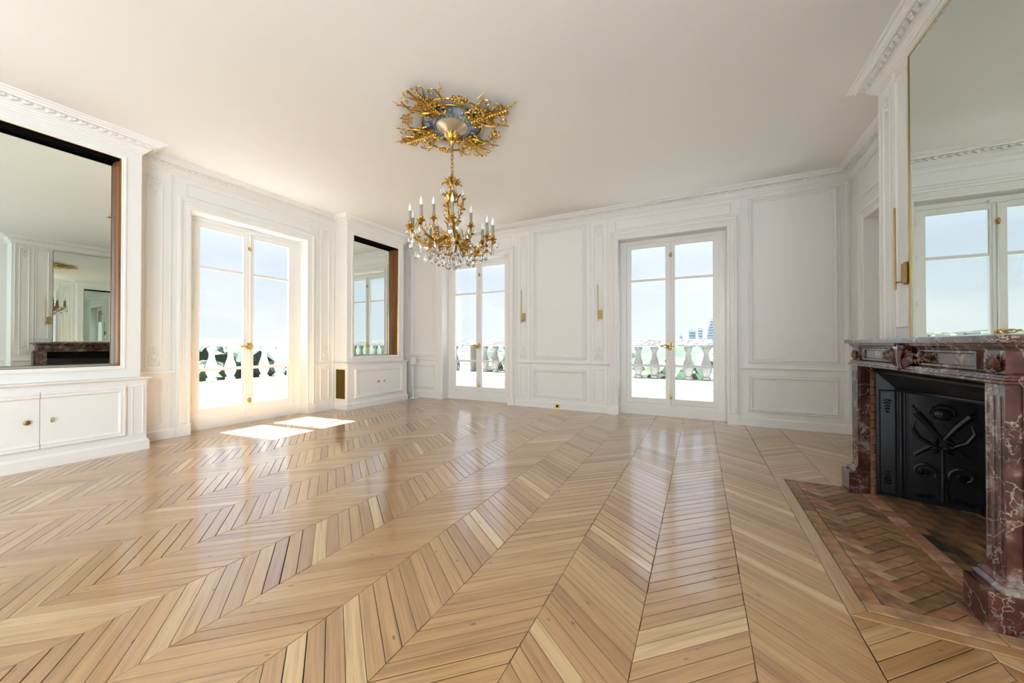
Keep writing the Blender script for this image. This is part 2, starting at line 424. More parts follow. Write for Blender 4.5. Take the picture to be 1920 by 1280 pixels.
def slabs(items, name, m, parent, top, depth, cham, indiv, uvdir=True, stuffname=None, **k):
    """items: (polygon, rnd, direction). The `indiv` first become parts, the rest ONE stuff part."""
    def add(bm, poly, rnd, d, fa, uvl):
        o = poly; i = inset(poly, cham)
        if len(i) != len(o) or len(o) < 3: 
            o = i
            if len(o) < 3: return
        if len(i) == len(o):
            # match the rings by nearest start
            if area(o) > 0:
                s = sum(o[q][0] * o[(q + 1) % len(o)][1] - o[(q + 1) % len(o)][0] * o[q][1] for q in range(len(o)))
                if s < 0: o = o[::-1]
            j = min(range(len(i)), key=lambda q: (i[q][0] - o[0][0]) ** 2 + (i[q][1] - o[0][1]) ** 2); i = i[j:] + i[:j]
        lo = [bm.verts.new((x, y, top - depth)) for x, y in o]
        mi = [bm.verts.new((x, y, top - cham * .7)) for x, y in o]
        ti = [bm.verts.new((x, y, top)) for x, y in i]
        n = len(o); fs = [bm.faces.new(ti)]
        for q in range(n):
            fs.append(bm.faces.new((mi[q], mi[(q + 1) % n], ti[(q + 1) % n], ti[q])))
            fs.append(bm.faces.new((lo[q], lo[(q + 1) % n], mi[(q + 1) % n], mi[q])))
        dx, dy = d; ox, oy = rnd * 37.7, rnd * 91.3
        for f in fs:
            f[fa] = rnd
            for lp in f.loops:
                x, y = lp.vert.co.x, lp.vert.co.y
                lp[uvl].uv = (x * dx + y * dy + ox, -x * dy + y * dx + oy)
    def start():
        bm = B(); return bm, bm.faces.layers.float.new('rnd'), bm.loops.layers.uv.new('UVMap')
    for it in items[:indiv]:
        bm, fa, uvl = start(); add(bm, *it, fa, uvl)
        if bm.faces: fin(name, bm, m, parent)
    if len(items) > indiv:
        bm, fa, uvl = start()
        for it in items[indiv:]: add(bm, *it, fa, uvl)
        fin(stuffname or name + '_field', bm, m, parent, kind='stuff')

# ------------------------------------------------------------------ room measures
XL, XR, YB, YR = -6.04, 1.80, 6.38, -4.6     # left wall, right wall, back wall, rear wall (behind the camera)
HC, H1 = 3.54, 3.39                          # ceiling, foot of the cornice
BX, BY0, BY1 = 1.405, 1.99, 4.30             # chimney breast
TB = Matrix(((1, 0, 0, 0), (0, -1, 0, YB), (0, 0, 1, 0), (0, 0, 0, 1)))          # back wall: (u, out, z)
TL = Matrix(((0, 1, 0, XL), (1, 0, 0, 0), (0, 0, 1, 0), (0, 0, 0, 1)))           # left wall
TR = Matrix(((0, -1, 0, XR), (1, 0, 0, 0), (0, 0, 1, 0), (0, 0, 0, 1)))          # right wall
TBR = Matrix(((0, -1, 0, BX), (1, 0, 0, 0), (0, 0, 1, 0), (0, 0, 0, 1)))         # breast face
TN = Matrix(((0, 1, 0, -5.71), (1, 0, 0, 0), (0, 0, 1, 0), (0, 0, 0, 1)))        # near mirror body
TREAR = Matrix(((1, 0, 0, 0), (0, 1, 0, YR), (0, 0, 1, 0), (0, 0, 0, 1)))
W1, W2, W3 = 3.14, -4.18, -0.43
OP = .805                                    # half opening of a window
def wall_with_openings(name, u0, u1, opens, T, top=HC + .02, th=.35):
    bm = B(); u = u0
    for c, hw, z0, z1 in sorted(opens):
        box(bm, u, c - hw, -th, 0, 0, top)
        box(bm, c - hw, c + hw, -th, 0, z1, top)
        if z0 > 0: box(bm, c - hw, c + hw, -th, 0, 0, z0)
        u = c + hw
    box(bm, u, u1, -th, 0, 0, top)
    return fin(name, bm, M['wall'], None, T, kind='structure')
wall_back = wall_with_openings('wall_back', XL, XR + .35, [(W2, OP, 0, 2.985), (W3, OP, 0, 2.985)], TB)
LW = [W1, -1.09, -3.15]
wall_left = wall_with_openings('wall_left', YR - .35, YB + .35, [(c, OP, 0, 2.985) for c in LW], TL)
wall_rear = wall_with_openings('wall_rear', XL, XR + .35, [], TREAR)
wall_right = wall_with_openings('wall_right', YR, YB, [(5.37, .50, 0, 2.72)], TR)
bm = B(); box(bm, XL - .35, XR + .35, YR - .35, YB + .35, HC, HC + .2)
ceiling = fin('ceiling', bm, M['ceil'], kind='structure')

# ------------------------------------------------------------------ floor: chevron oak planks
bm = B(); box(bm, XL - .34, XR + .34, YR - .34, YB + .34, -.12, -.014)
floor = fin('floor', bm, M['gap'], kind='structure')
HX0, HY0, HY1 = .590, 2.125, 4.035           # outer edge of the hearth frame
SP, S0, PITCH = .411, -.230, .0855
items = []
regs = [(XL - .22, HX0, YR - .2, YB + .19), (HX0, XR + .1, HY1, YB + .19), (HX0, XR + .1, YR - .2, HY0)]
rr = random.Random(3)
for b in range(-15, 6):
    xa, xb = S0 + SP * b, S0 + SP * (b + 1)
    up = (b % 2 == 0)
    sl = .385 if up else -.305
    y = 1.347 - PITCH * 74
    while y < YB + .7:
        if up: q = [(xa, y), (xb, y + sl), (xb, y + sl + PITCH), (xa, y + PITCH)]
        else: q = [(xa, y - sl), (xb, y), (xb, y + PITCH), (xa, y - sl + PITCH)]
        y += PITCH
        l = math.hypot(SP, sl); d = (SP / l, sl / l)
        v = min(1, max(0, rr.gauss(.5, .24)))
        if rr.random() < .04: v = min(1, v + .25)
        for r in regs:
            p = rect_clip(q, *r)
            if len(p) >= 3 and area(p) > 4e-4:
                p = inset(p, .0009 + .0022 * rr.random() ** 3)
                if len(p) >= 3: items.append((p, v, d))
def shown(it):
    cx = sum(p[0] for p in it[0]) / len(it[0]); cy = sum(p[1] for p in it[0]) / len(it[0])
    f = (fwd.x, fwd.y); z = cx * f[0] + cy * f[1]; s = cx * f[1] - cy * f[0]
    if z < .9 or abs(s / z) > 1.47 or 681 * 1.2 / z > 690: return 0
    return area(it[0]) / z ** 3
items.sort(key=shown, reverse=True)
slabs(items, 'plank', M['oak'], floor, 0.0, .012, .0016, 300, stuffname='plank_field')

bm = B(); box(bm, -6.0, 1.7, -4.5, -.9, .0005, .012)  # added sheet on the unseen rear floor, bounces neutral light
fin('reflector', bm, M['reflector'], label='pale carpet added on the unseen rear floor to bounce light into the room', cat='reflector')

# ------------------------------------------------------------------ cornice, baseboards, rails
per = [(XL, YR), (XL, .30), (-5.71, .30), (-5.71, 1.755), (XL, 1.755), (XL, 4.52), (-5.73, 4.52), (-5.73, 5.95), (XL, 5.95), (XL, YB), (XR, YB), (XR, BY1), (BX, BY1), (BX, BY0), (XR, BY0), (XR, YR)]
CPROF = [(0, 3.385), (.010, 3.385), (.012, 3.40), (.026, 3.405), (.030, 3.418), (.042, 3.424), (.047, 3.440), (.058, 3.444), (.060, 3.456), (.066, 3.474), (.104, 3.496), (.112, 3.486), (.122, 3.486), (.124, 3.504), (.140, 3.510), (.150, 3.524), (.168, 3.527), (.172, 3.541), (0, 3.541)]
bm = B(); run(bm, per, CPROF, closed=True)
trim_1 = fin('trim_1', bm, M['trim'], kind='structure')
def motif_mesh():
    bm = B()   # a curled leaf with a bead, about 7 cm long, along x, proud along +z
    leaf(bm, (-.030, -.014, .002), (1, .45, 0), (0, 0, 1), .058, .032, .016, .25)
    leaf(bm, (-.024, .017, .002), (1, -.2, 0), (0, 0, 1), .042, .020, .012, .2)
    ball(bm, (.024, .014, .006), .010, 6)
    tube(bm, spiral((.004, 0, .004), (1, 0, 0), (0, 1, 0), .016, .006, 0, 4.6, 7), [.0055] * 8, 5)
    return mesh('cornice_leaf', bm, M['trim'])
mm = motif_mesh()
def cornice_leaves(p0, p1, nrm, indiv):
    p0, p1, nrm = Vector((*p0, 0)), Vector((*p1, 0)), Vector((*nrm, 0))
    d = (p1 - p0); L_ = d.length; d.normalize(); n = int(L_ / .068)
    dn = (nrm * .052 + Vector((0, 0, .038))).normalized()     # up the slope
    face = (nrm * .038 - Vector((0, 0, .052))).normalized()   # out of the slope
    R = Matrix((d, face.cross(d), face)).transposed()
    e = R.to_euler()
    if indiv:
        for i in range(n):
            c = p0 + d * (L_ * (i + .5) / n) + nrm * .087 + Vector((0, 0, 3.4705)) + face * .001
            put('cornice_leaf', mm, c, trim_1, rot=e)
    else:
        bm = B()
        for i in range(n):
            c = p0 + d * (L_ * (i + .5) / n) + nrm * .087 + Vector((0, 0, 3.4705)) + face * .001
            b2 = bmesh.new(); b2.from_mesh(mm); bmesh.ops.transform(b2, matrix=Matrix.Translation(c) @ R.to_4x4(), verts=b2.verts)
            tmp = bpy.data.meshes.new('t'); b2.to_mesh(tmp); b2.free(); bm.from_mesh(tmp); bpy.data.meshes.remove(tmp)
        fin('cornice_leaves', bm, M['trim'], trim_1, kind='stuff')
cornice_leaves((BX, BY1 + .06), (BX, BY0 - .06), (-1, 0), True)
cornice_leaves((XR, YB - .12), (XR, BY1 + .02), (-1, 0), True)
cornice_leaves((XL + .12, YB), (XR - .12, YB), (0, -1), False)
cornice_leaves((XL, 1.80), (XL, 4.5), (1, 0), False)
cornice_leaves((-5.71, .25), (-5.71, 1.8), (1, 0), False)
cornice_leaves((-5.73, 4.47), (-5.73, 5.99), (1, 0), False)
BB = [(0, 0), (.020, 0), (.020, .108), (.012, .120), (.006, .126), (0, .126)]
def base(name, segs, prof=BB, z=0):
    bm = B()
    for s in segs: run(bm, s, [(a, b + z) for a, b in prof])
    return fin(name, bm, M['trim'], kind='structure')
base('baseboard_left', [[(XL, 1.83), (XL, W1 - .955)], [(XL, W1 + .955), (XL, 4.49)], [(XL, YR), (XL, LW[2] - .955)], [(XL, LW[2] + .955), (XL, LW[1] - .955)], [(XL, LW[1] + .955), (XL, .24)], [(XL, 6.08), (XL, YB - .02)]])
base('baseboard_back', [[(XL, YB), (W2 - .955, YB)], [(W2 + .955, YB), (W3 - .955, YB)], [(W3 + .955, YB), (XR - .02, YB)]])
base('baseboard_right', [[(XR, YB), (XR, 6.06)], [(XR, 4.68), (XR, BY1), (BX, BY1), (BX, 4.05)], [(BX, 2.26), (BX, BY0), (XR, BY0), (XR, YR)]])
RAIL = [(0, .826), (.008, .826), (.012, .834), (.022, .840), (.026, .850), (.022, .858), (.006, .862), (0, .864)]
def rail(name, segs):
    bm = B()
    for s in segs: run(bm, s, RAIL)
    return fin(name, bm, M['trim'], kind='structure')
rail('trim_2', [[(XL, YB), (W2 - .96, YB)], [(W2 + .96, YB), (W3 - .96, YB)], [(W3 + .96, YB), (XR - .045, YB)]])
rail('trim_3', [[(XL, 1.83), (XL, W1 - .96)], [(XL, W1 + .96), (XL, 4.49)], [(XL, 6.08), (XL, YB - .03)]])
rail('trim_4', [[(XR, BY0 - .03), (XR, YR)], [(BX, 2.24), (BX, BY0 + .02)], [(BX, BY1 - .02), (BX, 4.06)]])

# ------------------------------------------------------------------ wall panels
PP = [(0, 0), (0, .012), (.006, .022), (.017, .023), (.021, .008), (.029, .007), (.033, .024), (.046, .028), (.055, .014), (.068, .004), (.072, .012), (.078, .012), (.082, -.002)]
SPF = [(0, 0), (0, .010), (.006, .014), (.013, .012), (.018, .002), (.026, .001), (.026, -.002)]
def panel(parent, T, u0, u1, z0, z1, prof=PP):
    bm = B(); frame(bm, u0, u1, z0, z1, prof)
    return fin('panel_moulding', bm, M['trim'], parent, T)
def joint(parent, T, u, z0, z1, w=.006):
    """a stile edge: a thin proud fillet"""
    bm = B(); box(bm, u - w, u + w, 0, .016, z0, z1)
    return fin('stile_fillet', bm, M['trim'], parent, T)
def ornament_up(parent, T, u, z, s=1.0):
    """hanging carved drop, wide at the top"""
    bm = B(); n = (0, 1, 0)
    def P(a, b): return (u + a * s, .004, z + b * s)
    for sx in (-1, 1):
        tube(bm, [P(sx * .058, .0), P(sx * .052, -.06), P(sx * .040, -.13), P(sx * .012, -.20)], [.007, .0085, .007, .004], 5)
        tube(bm, spiral(P(sx * .034, -.01), (sx, 0, 0), (0, 0, 1), .024, .008, -.6, 4.0, 10), .0062, 4)
        tube(bm, spiral(P(sx * .020, -.07), (sx, 0, 0), (0, 0, 1), .020, .006, -1.4, 3.2, 9), .006, 4)
        for (a, b, dx, dz, l) in ((.02, -.015, .3, 1, .05), (.035, -.05, 1, .3, .035), (.03, -.1, .8, -.6, .04), (.012, -.13, .5, -1, .045), (.008, -.045, .7, .7, .04)):
            leaf(bm, P(sx * a, b), (sx * dx, 0, dz), n, l * s, .025 * s, .016)
    for k in range(6): ball(bm, (u, .007, z - (.16 + .024 * k) * s), (.009 - .0009 * k) * s, 6)
    leaf(bm, P(0, -.30), (0, 0, -1), n, .05 * s, .014, .008); leaf(bm, P(0, -.03), (0, 0, 1), n, .06 * s, .03, .012)
    for k in range(5):
        a = k * 2 * PI / 5; leaf(bm, P(0, -.09), (math.cos(a), 0, math.sin(a)), n, .028, .020, .015)
    return fin('carved_drop', bm, M['trim'], parent, T)
def ornament_low(parent, T, u, z, s=1.0):
    """rising carved spray, wide at the foot (z = foot)"""
    bm = B(); n = (0, 1, 0)
    def P(a, b): return (u + a * s, .004, z + b * s)
    for sx in (-1, 1):
        tube(bm, spiral(P(sx * .030, .03), (sx, 0, 0), (0, 0, 1), .030, .008, -1.6, 3.6, 11), .0065, 4)
        tube(bm, spiral(P(sx * .022, .10), (sx, 0, 0), (0, 0, 1), .022, .006, -1.4, 3.4, 10), .0062, 4)
        tube(bm, [P(sx * .006, .0), P(sx * .03, .06), P(sx * .026, .14), P(sx * .004, .20)], [.007, .0085, .007, .004], 5)
        for (a, b, dx, dz, l) in ((.03, .005, 1, -.2, .035), (.035, .06, 1, .5, .035), (.02, .13, .8, .7, .035), (.012, .17, .5, 1, .04), (.008, .05, .6, .9, .04), (.008, .215, .6, .9, .03)):
            leaf(bm, P(sx * a, b), (sx * dx, 0, dz), n, l * s, .024 * s, .016)
    for k in range(7): ball(bm, (u, .007, z + (.16 + .022 * k) * s), (.010 - .001 * k) * s, 6)
    leaf(bm, P(0, .29), (0, 0, 1), n, .05 * s, .016, .008)
    for k in range(5):
        a = k * 2 * PI / 5; leaf(bm, P(0, .08), (math.cos(a), 0, math.sin(a)), n, .028, .020, .015)
    return fin('carved_spray', bm, M['trim'], parent, T)
def pilaster(parent, T, c, hw, inner, z0=.86, z1=3.385, low=True, orn=True):
    joint(parent, T, c - hw, .126, z1); joint(parent, T, c + hw, .126, z1)
    panel(parent, T, c - inner, c + inner, z0 + .05, 3.30, SPF)
    if low: panel(parent, T, c - inner, c + inner, .20, .765, SPF)
    if orn:
        ornament_up(parent, T, c, 3.29); ornament_low(parent, T, c, .925)
# back wall
panel(wall_back, TB, -5.93, -5.20, .915, 3.33); panel(wall_back, TB, -5.93, -5.20, .20, .755)
pilaster(wall_back, TB, -3.04, .145, .075)
panel(wall_back, TB, -2.83, -1.80, .915, 3.36); panel(wall_back, TB, -2.83, -1.80, .195, .745)
pilaster(wall_back, TB, -1.575, .150, .085)
panel(wall_back, TB, .635, 1.690, .92, 3.355); panel(wall_back, TB, .635, 1.690, .20, .755)
joint(wall_back, TB, .555, .126, 3.385); joint(wall_back, TB, 1.755, .0, 3.385, .02)
for c in (W2, W3): panel(wall_back, TB, c - .86, c + .86, 3.16, 3.34, SPF)
# left wall
pilaster(wall_left, TL, 1.975, .155, .080); pilaster(wall_left, TL, 4.30, .165, .085)
for c in LW: panel(wall_left, TL, c - .86, c + .86, 3.16, 3.34, SPF)
panel(wall_left, TL, 6.06, 6.34, .915, 3.33, SPF)
# right wall
panel(wall_right, TR, 4.75, 6.02, 3.02, 3.34, SPF)
panel(wall_right, TR, -.2, 1.75, .92, 3.34); panel(wall_right, TR, -.2, 1.75, .20, .755)
panel(wall_right, TR, -3.9, -.5, .92, 3.34); panel(wall_right, TR, -3.9, -.5, .20, .755)
bm = B(); box(bm, BX, XR - .001, BY0, 2.34, 0, HC); box(bm, BX, XR - .001, 3.97, BY1, 0, HC); box(bm, BX, XR - .001, 2.34, 3.97, 1.05, HC)
breast = fin('chimney_breast', bm, M['wall'], kind='structure')
for sgn, c in ((1, 4.13), (-1, 2.16)):
    joint(breast, TBR, c - .125, 1.24, 3.385); joint(breast, TBR, c + .125, 1.24, 3.385)
    panel(breast, TBR, c - .07, c + .07, 1.0, 3.31, SPF)
    ornament_up(breast, TBR, c, 3.30); ornament_low(breast, TBR, c, .98)
    panel(breast, TBR, *(sorted((c - sgn * .15, c - sgn * .34))), 1.33, 3.30, SPF)
# doorway in the right wall
door_1 = empty('door_1', (XR, 5.37, 0), kind='structure')
bm = B(); box(bm, 4.87, 5.365, -.20, -.155, .01, 2.71); frame(bm, 4.96, 5.29, .25, .95, [(0, -.155), (.0, -.145), (.02, -.145), (.03, -.16)]); frame(bm, 4.96, 5.29, 1.08, 2.58, [(0, -.155), (.0, -.145), (.02, -.145), (.03, -.16)])
fin('door_leaf', bm, M['trim'], door_1, TR)
bm = B(); box(bm, 5.375, 5.87, -.20, -.155, .01, 2.71); frame(bm, 5.46, 5.78, .25, .95, [(0, -.155), (.0, -.145), (.02, -.145), (.03, -.16)]); frame(bm, 5.46, 5.78, 1.08, 2.58, [(0, -.155), (.0, -.145), (.02, -.145), (.03, -.16)])
fin('door_leaf', bm, M['trim'], door_1, TR)
ARCH = [(0, 0), (0, .026), (.012, .034), (.030, .034), (.040, .020), (.062, .020), (.066, .028), (.092, .026), (.098, .042), (.122, .048), (.136, .030), (.145, .026), (.145, 0)]
def architrave(parent, T, c, hw, top, floor_blocks=True):
    bm = B()
    # path in (u, z); travel up the left jamb so that "right of travel" is inwards -> mirror offsets
    run(bm, [(c + hw, .16), (c + hw, top), (c - hw, top), (c - hw, .16)], ARCH)
    bmesh.ops.transform(bm, matrix=Matrix(((1, 0, 0, 0), (0, 0, 1, 0), (0, 1, 0, 0), (0, 0, 0, 1))), verts=bm.verts)
    o = fin('architrave', bm, M['trim'], parent, T)
    for s in (-1, 1):
        b2 = B(); u = c + s * (hw + .0725); box(b2, u - .076, u + .076, 0, .040, 0, .158)
        fin('plinth_block', b2, M['trim'], parent, T)
    return o
architrave(door_1, TR, 5.37, .50, 2.72)

# ------------------------------------------------------------------ french windows
def make_window(idx, T, c, full=True):
    org = T @ Vector((c, 0, 0))
    w = empty('window_%d' % idx, org, kind='structure')
    architrave(w, T, c, OP, 2.985)
    # fixed frame: jambs, head, sill
    bm = B()
    box(bm, c - OP, c - .705, -.25, -.195, .15, 2.985); box(bm, c + .705, c + OP, -.25, -.195, .15, 2.985)
    box(bm, c - .705, c + .705, -.25, -.195, 2.925, 2.985)
    box(bm, c - .725, c - .705, -.195, -.183, .19, 2.945); box(bm, c + .705, c + .725, -.195, -.183, .19, 2.945)
    fin('fixed_frame', bm, M['trim'], w, T)
    bm = B(); box(bm, c - OP, c + OP, -.26, -.178, 0, .15); box(bm, c - .79, c + .79, -.26, -.190, .15, .195)
    fin('sill', bm, M['trim'], w, T)
    for s in (-1, 1):
        a, b = (c - .702, c - .003) if s < 0 else (c + .003, c + .702)
        ga, gb = (c - .622, c - .072) if s < 0 else (c + .072, c + .622)
        bm = B()
        f0, f1 = -.235, -.190
        box(bm, a, ga, f0, f1, .2, 2.92); box(bm, gb, b, f0, f1, .2, 2.92)
        box(bm, ga, gb, f0, f1, .2, .285); box(bm, ga, gb, f0, f1, 2.845, 2.92)
        cs = fin('casement', bm, M['trim'], w, T)
        for zz in (.837, 2.290):
            bm = B(); box(bm, ga, gb, -.232, -.196, zz - .020, zz + .020); fin('glazing_bar', bm, M['trim'], cs, T)
        for z0, z1 in ((.285, .817), (.857, 2.270), (2.310, 2.845)):
            bm = B(); v = [bm.verts.new(p) for p in ((ga, -.214, z0), (gb, -.214, z0), (gb, -.214, z1), (ga, -.214, z1))]; bm.faces.new(v)
            fin('pane', bm, M['glass'], cs, T)
        if full:
            for zz in (.42, 1.05, 1.72, 2.30, 2.75):
                bm = B(); u = c + s * .706
                tube(bm, [(u, -.180, zz - .03), (u, -.180, zz + .03)], .0075, 8); ball(bm, (u, -.180, zz + .034), .007, 6); ball(bm, (u, -.180, zz - .034), .007, 6)
                fin('hinge', bm, M['trim'], w, T)
    if not full: return w
    # meeting stile cover and bolt rod
    bm = B(); box(bm, c - .030, c + .052, -.190, -.178, .2, 2.92)
    fin('meeting_stile', bm, M['trim'], w, T)
    bm = B(); tube(bm, [(c + .010, -.166, .165), (c + .010, -.166, 2.93)], .0115, 10); fin('bolt_rod', bm, M['white'], w, T, smooth='auto')
    bm = bbox_(c - .075, c + .085, -.19, -.150, 2.905, 2.945, bev=.004); ball(bm, (c - .02, -.149, 2.925), .006, 6); fin('bolt_keep', bm, M['white'], w, T)
    bm = bbox_(c - .050, c + .070, -.19, -.155, .155, .172, bev=.004); fin('bolt_keep', bm, M['white'], w, T)
    for zz in (2.68, .335):
        bm = B(); lathe(bm, [(.006, -.045), (.012, -.036), (.015, -.02), (.019, -.016), (.019, -.010), (.014, -.006), (.014, .006), (.019, .010), (.019, .016), (.015, .02), (.012, .036), (.006, .045)], (c + .010, -.164, zz), 12)
        box(bm, c - .015, c + .035, -.178, -.172, zz - .022, zz + .022)
        fin('bolt_guide', bm, M['brass'], w, T, smooth='auto')
    # cast brass handle
    h = B(); hz = 1.166
    lathe(h, [(.004, -.075), (.010, -.066), (.006, -.058), (.015, -.05), (.018, -.03), (.014, -.02), (.020, -.006), (.021, .012), (.015, .022), (.018, .035), (.010, .05), (.013, .058), (.006, .066), (.003, .08)], (c + .010, -.160, hz), 12)
    box(h, c - .022, c + .040, -.178, -.170, hz - .05, hz + .05)
    tube(h, [(c + .04, -.165, hz), (c + .06, -.163, hz + .004)], [.010, .003], 6)
    for sg in (-1, 1):
        pts = [(c - .01, -.150, hz), (c - .035, -.140, hz + sg * .012), (c - .065, -.134, hz + sg * .020), (c - .092, -.132, hz + sg * .016), (c - .112, -.132, hz + sg * .003)]
        tube(h, pts, [.010, .009, .008, .008, .009], 6)
        tube(h, spiral((c - .068, -.134, hz + sg * .010), (-1, 0, 0), (0, 0, sg), .013, .004, 0, 4.4, 8), .0045, 5)
    leaf(h, (c - .02, -.150, hz), (-1, 0, -.35), (0, 1, 0), .05, .022, .012); leaf(h, (c - .02, -.150, hz - .01), (-.1, 0, -1), (0, 1, 0), .055, .026, .014)
    leaf(h, (c - .03, -.148, hz), (-.3, 0, -1), (0, 1, 0), .05, .018, .012)
    hd = fin('handle', h, M['brass'], w, T)
    b2 = B(); ball(b2, (c - .130, -.132, hz), .020, 12, (1.2, 1, 1)); fin('knob', b2, M['brass'], hd, T, smooth=True)
    return w
make_window(1, TL, W1); make_window(2, TB, W2); make_window(3, TB, W3)
make_window(4, TL, LW[1], False); make_window(5, TL, LW[2], False)  # unseen pair added behind the camera to let more sun in

# ------------------------------------------------------------------ mirror niches and cupboards on the left wall
def niche(idx, xf, y0, y1, o0, o1, z0, z1, label_m, zb):
    """painted surround (part of the wall) with the mirror set back in a timber-lined recess"""
    T = Matrix(((0, 1, 0, xf), (1, 0, 0, 0), (0, 0, 1, 0), (0, 0, 0, 1)))
    d = xf - XL
    bm = B(); box(bm, y0, o0, -d, 0, zb, HC); box(bm, o1, y1, -d, 0, zb, HC); box(bm, o0, o1, -d, 0, zb, z0); box(bm, o0, o1, -d, 0, z1, HC)
    s = fin('mirror_surround', bm, M['wall'], None, T, kind='structure')
    bm = B(); frame(bm, o0 - .045, o1 + .045, z0 - .045, z1 + .045, [(0, 0), (0, .006), (.008, .011), (.020, .011), (.028, .004), (.036, .006), (.045, .003), (.045, -.01)])
    fin('moulding', bm, M['trim'], s, T)
    m = empty('niche_mirror', (xf - d / 2, (o0 + o1) / 2, z0), label=label_m, cat='mirror', group='niche mirrors over the cupboards')
    w = .138
    bm = B(); v = [bm.verts.new(p) for p in ((o0, -w, z0), (o1, -w, z0), (o1, -w, z1), (o0, -w, z1))]
    # bevelled silvered glass
    bm.free(); bm = B(); frame(bm, o0 + .001, o1 - .001, z0 + .001, z1 - .001, [(0, -w - .002), (.0, -w + .003), (.030, -w + .0045)], fill=True)
    fin('glass', bm, M['mirror'], m, T)
    bm = B(); box(bm, o0, o1, -w - .03, -w - .004, z0, z1); fin('backing', bm, M['black'], m, T)
    for a, b in ((o0 + .0005, o0 + .011), (o1 - .011, o1 - .0005)):
        bm = B(); box(bm, a, b, -w + .006, -.008, z0, z1 - .002); fin('timber_lining', bm, M['walnut'], m, T)
        u = b if a < (o0 + o1) / 2 else a
        bm = B(); box(bm, u - .003, u + .003, -.030, -.022, z0, z1 - .002); fin('timber_bead', bm, M['walnut'], m, T)
    bm = B(); box(bm, o0 + .012, o1 - .012, -w + .006, -.012, z1 - .012, z1 - .001); box(bm, o0 + .012, o1 - .012, -.04, -.012, z1 - .03, z1 - .012)
    fin('shutter_slot', bm, M['black'], m, T)
    bm = B(); frame(bm, o0, o1, z0, z1, [(0, -.006), (0, .003), (.006, .003), (.006, -.006)]); fin('brass_edge', bm, M['brass'], m, T)
    bm = B(); box(bm, o0 + .012, o1 - .012, -w + .006, -.008, z0, z0 + .004); fin('ledge', bm, M['cup'], m, T)
    return s
niche(1, -5.71, .30, 1.755, .47, 1.59, .962, 3.265, 'large niche mirror reflecting the red marble chimneypiece, above the cupboard nearest the viewer', .829)
niche(2, -5.73, 4.52, 5.95, 4.662, 5.788, .972, 3.242, 'tall mirror in a reddish timber recess over the corner cupboard, reflecting a window', .857)

